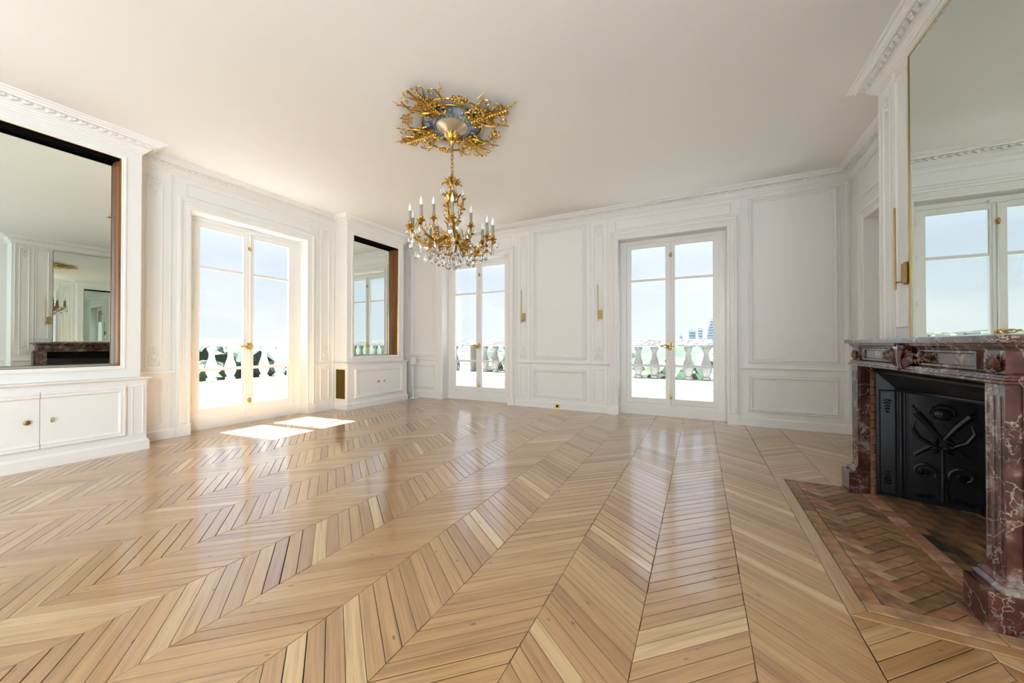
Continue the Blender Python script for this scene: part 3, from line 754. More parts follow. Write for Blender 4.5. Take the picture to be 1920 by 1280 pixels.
DOORP = [(0, .0), (0, .010), (.008, .020), (.020, .022), (.026, .014), (.036, .014), (.042, .020), (.052, .018), (.060, .006), (.066, .0)]
def cupboard(xf, y0, y1, d0, d1, split, z0, z1, ztop, label, side_grille=False, end_panel=False):
    T = Matrix(((0, 1, 0, xf), (1, 0, 0, 0), (0, 0, 1, 0), (0, 0, 0, 1)))
    o = empty('cupboard', (xf - .2, (y0 + y1) / 2, 0), label=label, cat='cupboard', group='low cupboards along the left wall')
    D = xf - XL
    bm = B(); box(bm, y0 + .022, y1 - .022, -D + .001, -.022, .10, ztop - .032)
    fin('carcass', bm, M['cup'], o, T)
    # plinth
    bm = B(); run(bm, [(XL + .001, y0 + .02), (xf - .02, y0 + .02), (xf - .02, y1 - .02), (XL + .001, y1 - .02)], [(0, 0), (.020, 0), (.020, .100), (.014, .110), (.004, .124), (0, .124)][::1])
    fin('plinth', bm, M['cup'], o)
    # top board
    bm = B(); run(bm, [(XL + .001, y0 + .02), (xf - .02, y0 + .02), (xf - .02, y1 - .02), (XL + .001, y1 - .02)], [(-.01, ztop - .05), (.004, ztop - .05), (.008, ztop - .036), (.024, ztop - .026), (.036, ztop - .018), (.040, ztop - .006), (.034, ztop), (-.01, ztop)])
    box(bm, XL + .001, xf - .012, y0 + .03, y1 - .03, ztop - .03, ztop)
    fin('top_board', bm, M['cup'], o)
    for k, (a, b) in enumerate(((d0, split - .002), (split + .002, d1))):
        bm = B(); w0 = -.022
        box(bm, a, b, w0, w0 + .012, z0, z1)
        dr = fin('door', bm, M['cup'], o, T)
        # moulding runs round three sides of each leaf
        bm = B(); inner = split
        if k == 0: path = [(b, z0), (a, z0), (a, z1), (b, z1)]
        else: path = [(a, z1), (b, z1), (b, z0), (a, z0)]
        pr = [(off, w0 + .010 + h) for off, h in DOORP]
        run(bm, path, pr)
        bmesh.ops.transform(bm, matrix=Matrix(((1, 0, 0, 0), (0, 0, 1, 0), (0, 1, 0, 0), (0, 0, 0, 1))), verts=bm.verts)
        fin('moulding', bm, M['cup'], dr, T)
        zc = (z0 + z1) / 2 - .0
        if k == 0:
            bm = B(); R = Matrix.Rotation(-PI / 2, 3, 'X')
            lathe(bm, [(.006, -.002), (.006, .014), (.019, .020), (.024, .028), (.020, .034), (.008, .037)], (split - .08, -.008, zc), 14, T=R)
            fin('knob', bm, M['dbrass'], dr, T, smooth='auto')
        else:
            bm = B(); u = split + .072
            tube(bm, [(u, -.010, zc - .01), (u, .022, zc - .01)], .004, 8)
            tube(bm, spiral((u, .026, zc + .012), (1, 0, 0), (0, 0, 1), .011, .011, 0, 2 * PI, 12), .003, 5)
            ball(bm, (u, -.008, zc - .01), .010, 10, (.8, .4, 1.6)); tube(bm, [(u, .022, zc + .004), (u, .024, zc - .024)], .004, 6)
            fin('key', bm, M['dbrass'], dr, T)
    if end_panel:
        for a, b in ((d1 + .045, y1 - .045), (y0 + .045, d0 - .045)):
            bm = B(); frame(bm, a, b, z0, z1, [(0, -.022), (0, -.012), (.008, -.010), (.012, -.022)]); fin('end_panel', bm, M['cup'], o, T)
    if side_grille:
        g = B(); box(g, -6.0, -5.745, y0 + .012, y0 + .021, .195, .735)
        gr = fin('brass_grille', g, M['mesh_'], o)
        bm = B()
        for k in range(16):
            x = -5.99 + k * .0157; box(bm, x, x + .004, y0 + .008, y0 + .012, .205, .725)
        fin('grille_wires', bm, M['mesh_'], gr, kind='stuff')
        bm = B(); Tg = Matrix(((1, 0, 0, 0), (0, -1, 0, y0 + .022), (0, 0, 1, 0), (0, 0, 0, 1)))
        frame(bm, -6.012, -5.733, .183, .747, [(0, 0), (0, .016), (.012, .016), (.012, 0)]); fin('grille_frame', bm, M['cup'], o, Tg)
    return o
cupboard(-5.64, .24, 1.815, .42, 1.625, 1.030, .185, .735, .828, 'low white cupboard with brass knob and key under the large niche mirror', end_panel=True)
cupboard(-5.68, 4.49, 6.045, 4.665, 5.885, 5.285, .190, .740, .855, 'low painted cupboard in the far corner with a brass grille in its side', side_grille=True)

# slim white stand by the far cupboard
st = empty('floor_stand', (-5.66, 6.21, 0), label='slim white stand with a small square head beside the corner cupboard', cat='stand')
bm = bbox_(-5.75, -5.59, 6.14, 6.28, 0, .010, bev=.003); fin('base_plate', bm, M['white'], st)
bm = B(); tube(bm, [(-5.69, 6.21, .01), (-5.69, 6.21, .76)], .009, 10); fin('pole', bm, M['white'], st, smooth='auto')
bm = bbox_(-5.74, -5.62, 6.17, 6.25, .755, .915, bev=.008); fin('head', bm, M['white'], st)

# ------------------------------------------------------------------ overmantel mirror, wall lights, socket
om = empty('overmantel_mirror', (BX, 3.15, 1.30), label='huge mirror in a thin brass frame over the red marble mantelpiece', cat='mirror')
bm = B(); frame(bm, 2.56, 3.735, 1.248, 3.335, [(0, .004), (0, .016), (.030, .0175)], fill=True); fin('glass', bm, M['mirror'], om, TBR)
bm = B(); frame(bm, 2.552, 3.743, 1.240, 3.343, [(0, 0), (0, .020), (.007, .020), (.007, .0)]); fin('brass_frame', bm, M['dbrass'], om, TBR)
def sconce(T, u, label, z=1.72, du=-.035, grp=None):
    o = empty('wall_light', T @ Vector((u, 0, z - .1)), label=label, cat='wall light', group='brass wall lights')
    bm = bbox_(u - .034, u + .034, .0, .036, z - .085, z + .085, bev=.012); fin('wall_plate', bm, M['dbrass'], o, T)
    bm = B(); tube(bm, [(u + du, .055, z - .115), (u + du, .055, z + .52)], .0075, 10); fin('light_rod', bm, M['dbrass'], o, T, smooth='auto')
    bm = B(); tube(bm, [(u, .03, z - .06), (u + du, .055, z - .06)], .006, 8); fin('arm', bm, M['dbrass'], o, T)
    return o
sconce(TB, -3.025, 'brass wall light with thin rod beside the window that the chandelier overlaps')
sconce(TB, -1.540, 'brass wall light with thin rod beside the window showing the city towers')
sconce(TBR, 3.800, 'brass wall light with thin rod beside the mirror over the mantelpiece', z=1.735, du=.064)
sconce(TBR, 2.50, 'brass wall light on the chimney breast, seen only reflected in the niche mirror', z=1.735, du=-.064)
so = empty('wall_socket', (-2.335, YB, .02), label='small square brass socket low in the skirting of the back wall', cat='socket')
bm = bbox_(-2.383, -2.293, .020, .027, .022, .098, bev=.002); fin('plate', bm, M['brass'], so, TB)
bm = B(); lathe(bm, [(.020, 0), (.022, .003), (.017, .004), (.017, -.0)], (-2.338, .027, .060), 16, T=Matrix.Rotation(-PI / 2, 3, 'X')); fin('socket_insert', bm, M['black'], so, TB)

# ------------------------------------------------------------------ chimneypiece
ch = empty('chimneypiece', (1.2, 3.15, 0), label='red veined marble chimneypiece with carved frieze and fluted legs on the right wall', cat='fireplace')
Y0, Y1 = 2.275, 4.035
def leg(ya, yb, outer):
    """fluted pilaster leg; ya<yb; outer = -1 near end, +1 far end"""
    bm = B(); x0 = 1.135
    # plinth
    box(bm, 1.072, 1.175, ya, yb, 0, .165); box(bm, 1.17, BX, *((ya, yb - .11) if outer < 0 else (ya + .11, yb)), 0, .165)
    o = fin('plinth', bm, M['marble'], ch)
    bm = B(); PM = [(.050, .165), (.054, .170), (.054, .178), (.044, .184), (.030, .192), (.020, .200), (.016, .208), (.004, .216)]
    stack(bm, 1.135, 1.195, ya + .022, yb - .022, [(o * (1 if o < .03 else .6), z) for o, z in PM])
    fin('plinth_moulding', bm, M['marble'], ch); bm = B()
    stack(bm, 1.27, BX, *((ya + .01, ya + .05) if outer < 0 else (yb - .05, yb - .01)), [(o * .5, z) for o, z in PM])
    fin('plinth_moulding', bm, M['marble'], ch)
    a, b = ya + .022, yb - .022
    bm = B()
    # fluted front face as a profile extruded upwards
    zs0, zs1, n = .215, 1.030, 3
    w = (b - a) / n
    prof = []
    for k in range(n):
        c = a + w * (k + .5); r = w * .31
        prof.append((c - w * .5, 0.0))
        prof.append((c - r, 0.0))
        for j in range(1, 6):
            t = PI * j / 6; prof.append((c - r * math.cos(t), r * .95 * math.sin(t)))
        prof.append((c + r, 0.0))
    prof.append((b, 0.0))
    zf0, zf1 = zs0 + .05, zs1 - .05
    lo = [bm.verts.new((x0 + d, y, zf0)) for y, d in prof]; hi = [bm.verts.new((x0 + d, y, zf1)) for y, d in prof]
    for i in range(len(prof) - 1): bm.faces.new((lo[i], lo[i + 1], hi[i + 1], hi[i]))
    # solid core behind and blocks closing the flutes with round ends
    box(bm, x0 + .030, 1.205, a, b, zs0, zs1); box(bm, 1.2, BX, *((a, b - .10) if outer < 0 else (a + .10, b)), zs0, zs1)
    for z0_, z1_, zz, sg in ((zs0, zf0, zf0, 1), (zf1, zs1, zf1, -1)):
        box(bm, x0, x0 + .031, a, b, z0_, z1_)
    for y in (a, b - .002): box(bm, x0 + .0005, x0 + .03, y, y + .002, zf0, zf1)
    fin('fluted_leg', bm, M['marble'], ch)
    # set-back return next to the opening and, on the outer side, a narrow pier
    bm = B()
    if outer < 0:
        box(bm, x0 + .012, 1.205, b, b + .012, .0, 1.03)
        box(bm, x0 + .13, BX, ya - .012, a, .0, 1.03); box(bm, x0 + .045, x0 + .13, a - .008, a, .216, 1.03)
    else:
        box(bm, x0 + .012, 1.205, a - .012, a, .0, 1.03)
        box(bm, x0 + .13, BX, b, yb + .012, .0, 1.03)
    fin('leg_return', bm, M['marble'], ch)
leg(Y0, Y0 + .165, -1); leg(Y1 - .165, Y1, 1)
# frieze
bm = B(); box(bm, 1.155, BX, Y0 + .03, Y1 - .03, 1.03, 1.205)
fin('frieze', bm, M['marble'], ch)
bm = B(); stack(bm, 1.14, BX, Y0 + .018, Y1 - .018, [(0, 1.030), (.018, 1.030), (.024, 1.036), (.024, 1.044), (.012, 1.050), (.010, 1.058), (.014, 1.062), (.012, 1.068), (0, 1.074), (-.012, 1.079)])
fin('frieze_moulding', bm, M['marble'], ch)
bm = B(); stack(bm, 1.14, BX, Y0 + .018, Y1 - .018, [(-.014, 1.168), (-.002, 1.172), (.004, 1.182), (.014, 1.190), (.020, 1.204), (.018, 1.206)])
fin('frieze_moulding', bm, M['marble'], ch)
bm = B()
for sx in (1,):
    frame(bm, Y0 + .215, Y1 - .215, 1.082, 1.168, [(0, .250), (0, .262), (.010, .262), (.016, .251)])
fin('frieze_panel', bm, M['marble'], ch, TBR)
# shelf with rounded front corners
bm = B(); pts = [(BX, Y0 - .035), (1.115, Y0 - .035), (1.095, Y0 - .015), (1.095, Y1 + .015), (1.115, Y1 + .035), (BX, Y1 + .035)]
run(bm, pts[::-1], [(0, 1.205), (0, 1.205)], cap=False)
bm.free(); bm = B()
lo_ = [bm.verts.new((x, y, 1.206)) for x, y in pts]; hi_ = [bm.verts.new((x, y, 1.238)) for x, y in pts]
bm.faces.new(lo_[::-1]); bm.faces.new(hi_)
for i in range(len(pts)): bm.faces.new((lo_[i], lo_[(i + 1) % 6], hi_[(i + 1) % 6], hi_[i]))
bmesh.ops.bevel(bm, geom=list(bm.edges), offset=.004, segments=2, affect='EDGES')
fin('shelf', bm, M['marble'], ch)
# corner blocks with acanthus
for ya in (Y0 + .022, Y1 - .143):
    bm = B(); box(bm, 1.138, 1.16, ya, ya + .121, 1.075, 1.175)
    blk = fin('corner_block', bm, M['marble'], ch)
    bm = B(); yc = ya + .06; xf_ = 1.137
    for k in range(-4, 5):
        a = k * .36; leaf(bm, (xf_, yc, 1.092), (0, math.sin(a), math.cos(a)), (-1, 0, 0), .070 - .004 * abs(k), .022, .012, .3)
    for k in range(-3, 4):
        a = k * .3; leaf(bm, (xf_ - .004, yc, 1.090), (0, math.sin(a), math.cos(a)), (-1, 0, 0), .046, .018, .012, .4)
    ball(bm, (xf_ - .004, yc, 1.086), .011, 8); leaf(bm, (xf_, yc, 1.09), (0, .6, -1), (-1, 0, 0), .014, .012); leaf(bm, (xf_, yc, 1.09), (0, -.6, -1), (-1, 0, 0), .014, .012)
    fin('acanthus', bm, M['marble'], blk)
# central cartouche
bm = B(); xc, yc, zc = 1.140, 3.155, 1.12
nx = (-1, 0, 0)
lathe(bm, [(.004, -.055), (.020, -.052), (.026, -.03), (.026, .03), (.020, .052), (.004, .055)], (xc - .016, yc, 1.185), 12, T=Matrix.Rotation(PI / 2, 3, 'X'))
tube(bm, spiral((xc - .014, yc, 1.185), (-1, 0, 0), (0, 0, 1), .030, .012, 0, 7, 14), .005, 5)
tube(bm, [(xc - .012, yc, 1.165), (xc - .022, yc, 1.12), (xc - .020, yc, 1.08), (xc - .012, yc, 1.050)], [.024, .015, .011, .014], 10)
tube(bm, spiral((xc - .020, yc, 1.048), (-1, 0, 0), (0, 0, 1), .018, .006, 1.5, 7, 12), .007, 6)
for s in (-1, 1):
    base_p = (xc, yc + s * .02, 1.135)
    for k, (dy, dz, l, w_) in enumerate(((.3, -1, .085, .04), (.6, -1, .095, .04), (.9, -.9, .105, .042), (1, -.6, .13, .045), (1, -.3, .15, .042), (1, -.02, .16, .040), (1, .2, .14, .034), (.8, .4, .09, .03))):
        leaf(bm, base_p, (0, s * dy, dz), nx, l, w_, .020, .35)
    tube(bm, [(xc, yc + s * .03, 1.13), (xc - .012, yc + s * .10, 1.150), (xc - .010, yc + s * .17, 1.135), (xc - .008, yc + s * .22, 1.14)], [.012, .010, .007, .004], 6)
    for k in range(5):
        a = k * 2 * PI / 5; leaf(bm, (xc, yc + s * .20, 1.13), (0, math.cos(a), math.sin(a)), nx, .036, .024, .014, .3)
    for k in range(5):
        a = k * 2 * PI / 5 + .5; leaf(bm, (xc, yc + s * .255, 1.125), (0, math.cos(a), math.sin(a)), nx, .026, .018, .012, .3)
    ball(bm, (xc - .008, yc + s * .20, 1.13), .009, 6); ball(bm, (xc - .006, yc + s * .255, 1.125), .007, 6)
    for k in range(4): leaf(bm, (xc, yc + s * (.10 + .04 * k), 1.125), (0, s * .5, -1), nx, .055 - .008 * k, .026, .014, .35)
    leaf(bm, (xc, yc + s * .26, 1.13), (0, s, .5), nx, .04, .016); leaf(bm, (xc, yc + s * .26, 1.12), (0, s, -.7), nx, .04, .016)
fin('cartouche', bm, M['marble'], ch)

# brick jambs beside the opening
def brick_col(p, q, t, m, z1=1.03, h=.066):
    """a column of bricks whose face runs from p to q (2-D), t thick behind"""
    p, q = Vector(p), Vector(q); d = (q - p).normalized(); n = Vector((-d.y, d.x)) * t
    z = 0.0
    while z < z1 - .01:
        zt = min(z + h - .004, z1); bm = B()
        vs = [bm.verts.new((c.x, c.y, zz)) for zz in (z + .002, zt) for c in (p, q, q + n, p + n)]
        for f in ((0, 3, 2, 1), (4, 5, 6, 7), (0, 1, 5, 4), (1, 2, 6, 5), (2, 3, 7, 6), (3, 0, 4, 7)): bm.faces.new([vs[i] for i in f])
        bmesh.ops.bevel(bm, geom=list(bm.edges), offset=.0015, segments=1, affect='EDGES')
        fin('brick', bm, m, ch, rnd=random.random()); z += h
brick_col((1.206, 3.893), (1.241, 3.925), .05, M['yellowbrick']); brick_col((1.242, 3.926), (1.258, 3.940), .05, M['redbrick'])
brick_col((1.241, 2.385), (1.206, 2.417), .05, M['yellowbrick']); brick_col((1.258, 2.370), (1.242, 2.384), .05, M['redbrick'])
# cast iron firebox
fb = B()
P0, P1 = Vector((1.262, 3.945, 0)), Vector((1.76, 3.80, 0))
dv = (P1 - P0).normalized(); nv = Vector((dv.y, -dv.x, 0)).normalized()   # towards the opening (-y)
if nv.y > 0: nv = -nv
TI = Matrix(((dv.x, nv.x, 0, P0.x), (dv.y, nv.y, 0, P0.y), (0, 0, 1, 0), (0, 0, 0, 1)))
Lp = (P1 - P0).length
box(fb, 0, Lp, -.03, 0, 0, 1.04)
fin('side_plate', fb, M['iron'], ch, TI)
Q0, Q1 = Vector((1.262, 2.365, 0)), Vector((1.76, 2.51, 0)); dq = (Q1 - Q0).normalized(); nq = Vector((-dq.y, dq.x, 0))
TQ = Matrix(((dq.x, nq.x, 0, Q0.x), (dq.y, nq.y, 0, Q0.y), (0, 0, 1, 0), (0, 0, 0, 1)))
fb = B(); box(fb, 0, (Q1 - Q0).length, -.03, 0, 0, 1.04); fin('side_plate', fb, M['iron'], ch, TQ)
fb = B(); box(fb, 1.755, 1.785, 2.44, 3.86, 0, 1.04); fin('rear_plate', fb, M['iron'], ch)
# side panel frames, pilaster strip, relief field
fb = B(); frame(fb, .012, .115, .012, .84, [(0, 0), (0, .006), (.006, .008), (.012, .002)]); fin('iron_moulding', fb, M['iron'], ch, TI)
fb = B(); tube(fb, [(.135, .008, .01), (.135, .008, .835)], .013, 10); tube(fb, [(.158, .004, .01), (.158, .004, .835)], .006, 8); tube(fb, [(.172, .002, .01), (.172, .002, .835)], .004, 8); fin('iron_pilaster', fb, M['iron'], ch, TI, smooth='auto')
n3 = (0, 1, 0)
for zc_, sg in ((.76, -1), (.10, 1)):
    fb = B()
    for k in range(5):
        for s in (-1, 1): leaf(fb, (.063, .003, zc_ + sg * .022 * k), (s * (1 - k * .15), 0, .3 * sg), n3, .026 - .003 * k, .014, .010)
    for k in range(6): ball(fb, (.063, .006, zc_ + sg * .02 * k), .007 - .0007 * k, 6)
    fin('iron_drop', fb, M['iron'], ch, TI)
rl = B()
def rp_(a, b, w=.006): return (.345 + a, w, b)
ball(rl, rp_(0, .68, .002), .052, 14, (1.0, .45, .85))
for k in range(13):
    a = PI * (k / 12) ; ball(rl, rp_(.062 * math.cos(a), .685 + .062 * math.sin(a)), .011, 6)
box(rl, .300, .390, 0, .014, .612, .640)
for s in (-1, 1):
    tube(rl, [rp_(s * .01, .50), rp_(s * .07, .60), rp_(s * .13, .68)], [.013, .021, .026], 8)
    for k in range(4): ball(rl, rp_(s * (.11 + .012 * k), .665 + .02 * k), .012, 6)
    tube(rl, [rp_(s * .135, .62), rp_(s * .150, .56), rp_(s * .115, .49), rp_(s * .04, .44), rp_(0, .43)], [.006, .014, .015, .012, .007], 8)
    tube(rl, [rp_(s * .14, .36), rp_(s * .09, .41), rp_(s * .03, .46)], [.013, .017, .010], 6); tube(rl, [rp_(s * .15, .34), rp_(s * .10, .385), rp_(s * .04, .43)], [.006, .008, .006], 6)
    tube(rl, spiral(rp_(s * .095, .24), (s, 0, 0), (0, 0, 1), .068, .018, PI * 1.15, -PI * 1.2, 18), [.013] * 10 + [.010] * 9, 7)
    tube(rl, [rp_(s * .03, .22), rp_(s * .012, .12), rp_(s * .02, .05)], [.009, .012, .015], 7)
    for k in range(6):
        a = k * 2 * PI / 6; leaf(rl, rp_(s * .09, .235), (math.cos(a), 0, math.sin(a)), n3, .034, .022, .018)
    for k in range(5): leaf(rl, rp_(s * (.03 + .022 * k), .055 - .003 * k), (s * 1, 0, .5), n3, .040, .022, .018); 
    for k in range(5): ball(rl, rp_(s * .012 * k, .50 - .008 * k), .011, 6)
    for k in range(4): leaf(rl, rp_(s * .01, .42 + .03 * k), (s * 1, 0, -.7), n3, .055, .028, .018)
    tube(rl, spiral(rp_(s * .055, .60), (s, 0, 0), (0, 0, 1), .030, .010, -2, 2.6, 10), .005, 5)
tube(rl, [rp_(0, .04), rp_(0, .2), rp_(0, .42)], [.018, .013, .010], 8)
for k in range(9): ball(rl, rp_(0, .06 + .04 * k), .013 - .0006 * k, 6)
fin('iron_relief', rl, M['iron'], ch, TI)
# sloping hood with two ribs
hd = B()
def quad(bm, *p): bm.faces.new([bm.verts.new(q) for q in p])
A0, A1, B0, B1 = (1.215, 3.93, 1.022), (1.215, 2.38, 1.02), (1.375, 3.90, .838), (1.375, 2.42, .90)
vs = [hd.verts.new(p) for p in (A0, A1, B1, B0, (1.26, 3.905, 1.04), (1.26, 2.40, 1.04), (1.40, 2.42, .925), (1.40, 3.885, .862))]
for f in ((0, 1, 2, 3), (4, 7, 6, 5), (3, 2, 6, 7), (0, 4, 5, 1), (0, 3, 7, 4), (1, 5, 6, 2)): hd.faces.new([vs[i] for i in f])
hood = fin('hood', hd, M['iron'], ch)
hd = B()
for t, r in ((.16, .005), (.22, .004), (.93, .006), (.985, .006)):
    a = Vector(A0).lerp(Vector(B0), t); b = Vector(A1).lerp(Vector(B1), t); o_ = Vector((-.006, 0, -.004)); tube(hd, [a + o_, b + o_], r, 8)
fin('hood_rib', hd, M['iron'], hood, smooth='auto')
bm = B(); box(bm, 1.26, 1.78, 2.44, 3.88, 1.035, 1.05); fin('throat_plate', bm, M['iron'], ch)

# ------------------------------------------------------------------ hearth
hearth = empty('hearth', (.95, 3.08, 0), label='brick hearth floor laid in herringbone inside an oak border, before the marble chimneypiece', cat='hearth')
bm = B(); box(bm, HX0, 1.755, HY0, HY1, -.013, -.006); fin('mortar_bed', bm, M['mortar'], hearth)
def plate(name, poly, m, top, depth, d, rnd=.5, cham=.002):
    slabs([(poly, rnd, d)], name, m, hearth, top, depth, cham, 1)
plate('oak_border', [(HX0 + .001, HY0 + .002), (.662, HY0 + .062), (.662, HY1 - .045), (HX0 + .001, HY1 - .001)], M['oak'], .003, .014, (0, 1), .62)
plate('oak_border', [(HX0 + .003, HY0 + .001), (1.40, HY0 + .001), (1.40, HY0 + .062), (.664, HY0 + .062)], M['oak'], .003, .014, (1, 0), .45)
plate('oak_border', [(HX0 + .003, HY1 - .0005), (.664, HY1 - .045), (1.06, HY1 - .045), (1.06, HY1 - .0005)], M['oak'], .003, .014, (1, 0), .5)
rb = random.Random(5); bl = []
y = HY0 + .145
while y < HY1 - .06:
    y2 = min(y + .20 + rb.uniform(-.01, .02), HY1 - .048)
    bl.append(([(.668, y + .002), (.740, y + .002), (.740, y2 - .002), (.668, y2 - .002)], rb.random(), (0, 1))); y = y2
x = .668
while x < 1.36:
    x2 = min(x + .42, 1.395)
    bl.append(([(x + .002, HY0 + .066), (x2 - .002, HY0 + .066), (x2 - .002, HY0 + .142), (x + .002, HY0 + .142)], .95, (1, 0))); x = x2
slabs(bl, 'border_tile', M['brick'], hearth, .006, .014, .003, 300)
bl = []; LB, WB = .225, .062
R45 = math.sqrt(.5)
for i in range(-60, 60):
    for j in range(-12, 12):
        ox, oy = i * WB + j * LB, i * WB - j * LB
        for r in ([(0, 0), (LB, 0), (LB, WB), (0, WB)], [(LB, WB - LB), (LB + WB, WB - LB), (LB + WB, WB), (LB, WB)]):
            dd = (R45, R45) if r[1][1] == 0 else (-R45, R45)
            q = [((ox + a) * R45 - (oy + b) * R45 + .9, (ox + a) * R45 + (oy + b) * R45 + 3.0) for a, b in r]
            p = rect_clip(q, .744, 1.150, HY0 + .146, HY1 - .048)
            if len(p) >= 3 and area(p) > 3e-4:
                p = inset(p, .0032)
                if len(p) >= 3: bl.append((p, rb.random(), dd))
bl.sort(key=lambda t: -area(t[0]))
slabs(bl, 'brick', M['brick'], hearth, .003, .009, .002, 300)
# row of bricks on edge at the mouth, burnt floor inside
bl = []; y = 2.42
while y < 3.955:
    bl.append(([(1.152, y + .002), (1.232, y + .002), (1.232, y + .060), (1.152, y + .060)], rb.random(), (1, 0))); y += .0635
slabs(bl, 'edge_brick', M['redbrick'], hearth, .010, .016, .002, 300)
bl = []; 
for k in range(9):
    x = 1.236 + k * .062; off = (k % 2) * .11; y = 2.36 - off
    while y < 3.95:
        p = rect_clip([(x, y), (x + .060, y), (x + .060, y + .218), (x, y + .218)], 1.236, 1.755, 2.42, 3.93)
        if len(p) > 2: p = inset(p, .001)
        if len(p) > 2: bl.append((p, min(1, max(0, rb.gauss(.55 + .3 * math.sin(y * 5 + x * 9), .2))), (0, 1)))
        y += .22
slabs(bl, 'burnt_brick', M['soot'], hearth, .002, .010, .0015, 300)

# ------------------------------------------------------------------ ceiling rosette
RC = Vector((-2.303, 3.093, HC))
rz = empty('ceiling_rosette', RC, label='gilded scrollwork ceiling rosette round a painted grey-blue disc above the chandelier', cat='ceiling rosette')
bm = B(); lathe(bm, [(.30, -.001), (.31, -.02), (.29, -.034), (.20, -.040), (.185, -.052), (.16, -.052)], RC, 40)
fin('painted_disc', bm, M['rgrey'], rz, smooth='auto')
bm = B(); tube(bm, spiral(RC + Vector((0, 0, -.030)), (1, 0, 0), (0, 1, 0), .315, .315, 0, 2 * PI, 44), .011, 8)
fin('gilt_rim', bm, M['gold'], rz, smooth=True)
bm = B()
for k in range(26):
    a = 2 * PI * k / 26; ball(bm, RC + Vector((.185 * math.cos(a), .185 * math.sin(a), -.058)), .011, 6)
fin('bead_ring', bm, M['rgrey'], rz)
for k in range(12):
    bm = B(); a = 2 * PI * k / 12; d = Vector((math.cos(a), math.sin(a), 0)); s = Vector((-d.y, d.x, 0))
    tube(bm, spiral(RC + d * .245 + s * .012 + Vector((0, 0, -.045)), d, s, .034, .010, -1, 4, 10), .006, 5)
    leaf(bm, RC + d * .20 + Vector((0, 0, -.045)), d, (0, 0, -1), .08, .045, .012)
    fin('painted_scroll', bm, M['rgrey'], rz)
dn = Vector((0, 0, -1))
def spray(a, ln):
    """one of the four long acanthus sprays reaching out along the ceiling"""
    bm = B(); d = Vector((math.cos(a), math.sin(a), 0)); s = Vector((-d.y, d.x, 0)); O = RC + Vector((0, 0, -.035))
    def P(u, v, w=0): return O + d * u + s * v + dn * w
    tube(bm, [P(.20, 0), P(.32, 0, .03), P(ln * .7, 0, .015), P(ln, .01, -.02)], [.015, .013, .009, .003], 7)
    for k in range(9):
        t = .26 + (ln - .30) * k / 9
        for sg in (-1, 1):
            leaf(bm, P(t, 0, .008), d * .8 + s * sg * (1.0 - .07 * k), dn, .078 - .005 * k, .026 - .0015 * k, .009, .2)
    for k in range(5): leaf(bm, P(ln * .66, 0, .02), d * math.cos((k - 2) * .5) + s * math.sin((k - 2) * .5), dn, .095, .026, .012, .22)
    for k in range(7): ball(bm, P(ln * .80 + k * .028, .002 * k, .01 - .004 * k), .011 - .001 * k, 6)
    for sg in (-1, 1):
        tube(bm, [P(.26, sg * .03, .01), P(.33, sg * .12, .03), P(.42, sg * .19, .03), P(.51, sg * .20, .02)] + spiral(P(.52, sg * .155, .02), d, s * sg, .045, .012, 1.4, -3.6, 10), [.011, .010, .009, .008] + [.006] * 11, 6)
        tube(bm, [P(.44, sg * .01), P(.50, sg * .05, .02), P(.57, sg * .10, .02)] + spiral(P(.60, sg * .07, .015), d, s * sg, .038, .010, 2.2, -2.8, 10), [.008, .008, .007] + [.005] * 11, 6)
        for k in range(5): leaf(bm, P(.38 + .03 * k, sg * (.08 + .035 * k), .02), d * (.4 + .1 * k) + s * sg, dn, .058, .020, .010, .2)
        for k in range(5): ball(bm, P(.47 + .022 * k, sg * (.235 + .010 * k), .004), .009 - .001 * k, 6)
        tube(bm, spiral(P(.26, sg * .10, .02), d, s * sg, .055, .014, -1.6, 3.4, 12), .009, 6)
        for k in range(4): leaf(bm, P(.22, sg * .05, .03), d * math.cos(k * .5) + s * sg * math.sin(k * .5), dn, .070, .024, .010, .2)
    for sg in (-1, 1):
        for (u, v, r0, ph) in ((.47, .085, .045, 2.6), (ln * .78, .045, .035, -.5), (.36, .045, .035, 1.2)):
            tube(bm, spiral(P(u, sg * v, .018), d, s * sg, r0, .010, ph, ph + 4.6, 12), [.008 - .0004 * q for q in range(13)], 5)
            for q in range(3): leaf(bm, P(u, sg * v, .02), d * math.cos(ph + q) + s * sg * math.sin(ph + q), dn, r0 * 1.3, .020, .010, .2)
    for q in range(14):
        t = .22 + .030 * q
        for sg in (-1, 1): leaf(bm, P(t, sg * .012, .024), d + s * sg * .55, dn, .050, .026, .014, .25)
    fin('acanthus_spray', bm, M['gold'], rz, smooth=False)
for a, l in ((0, .76), (PI, .78), (PI / 2, .56), (-PI / 2, .56)): spray(a, l)
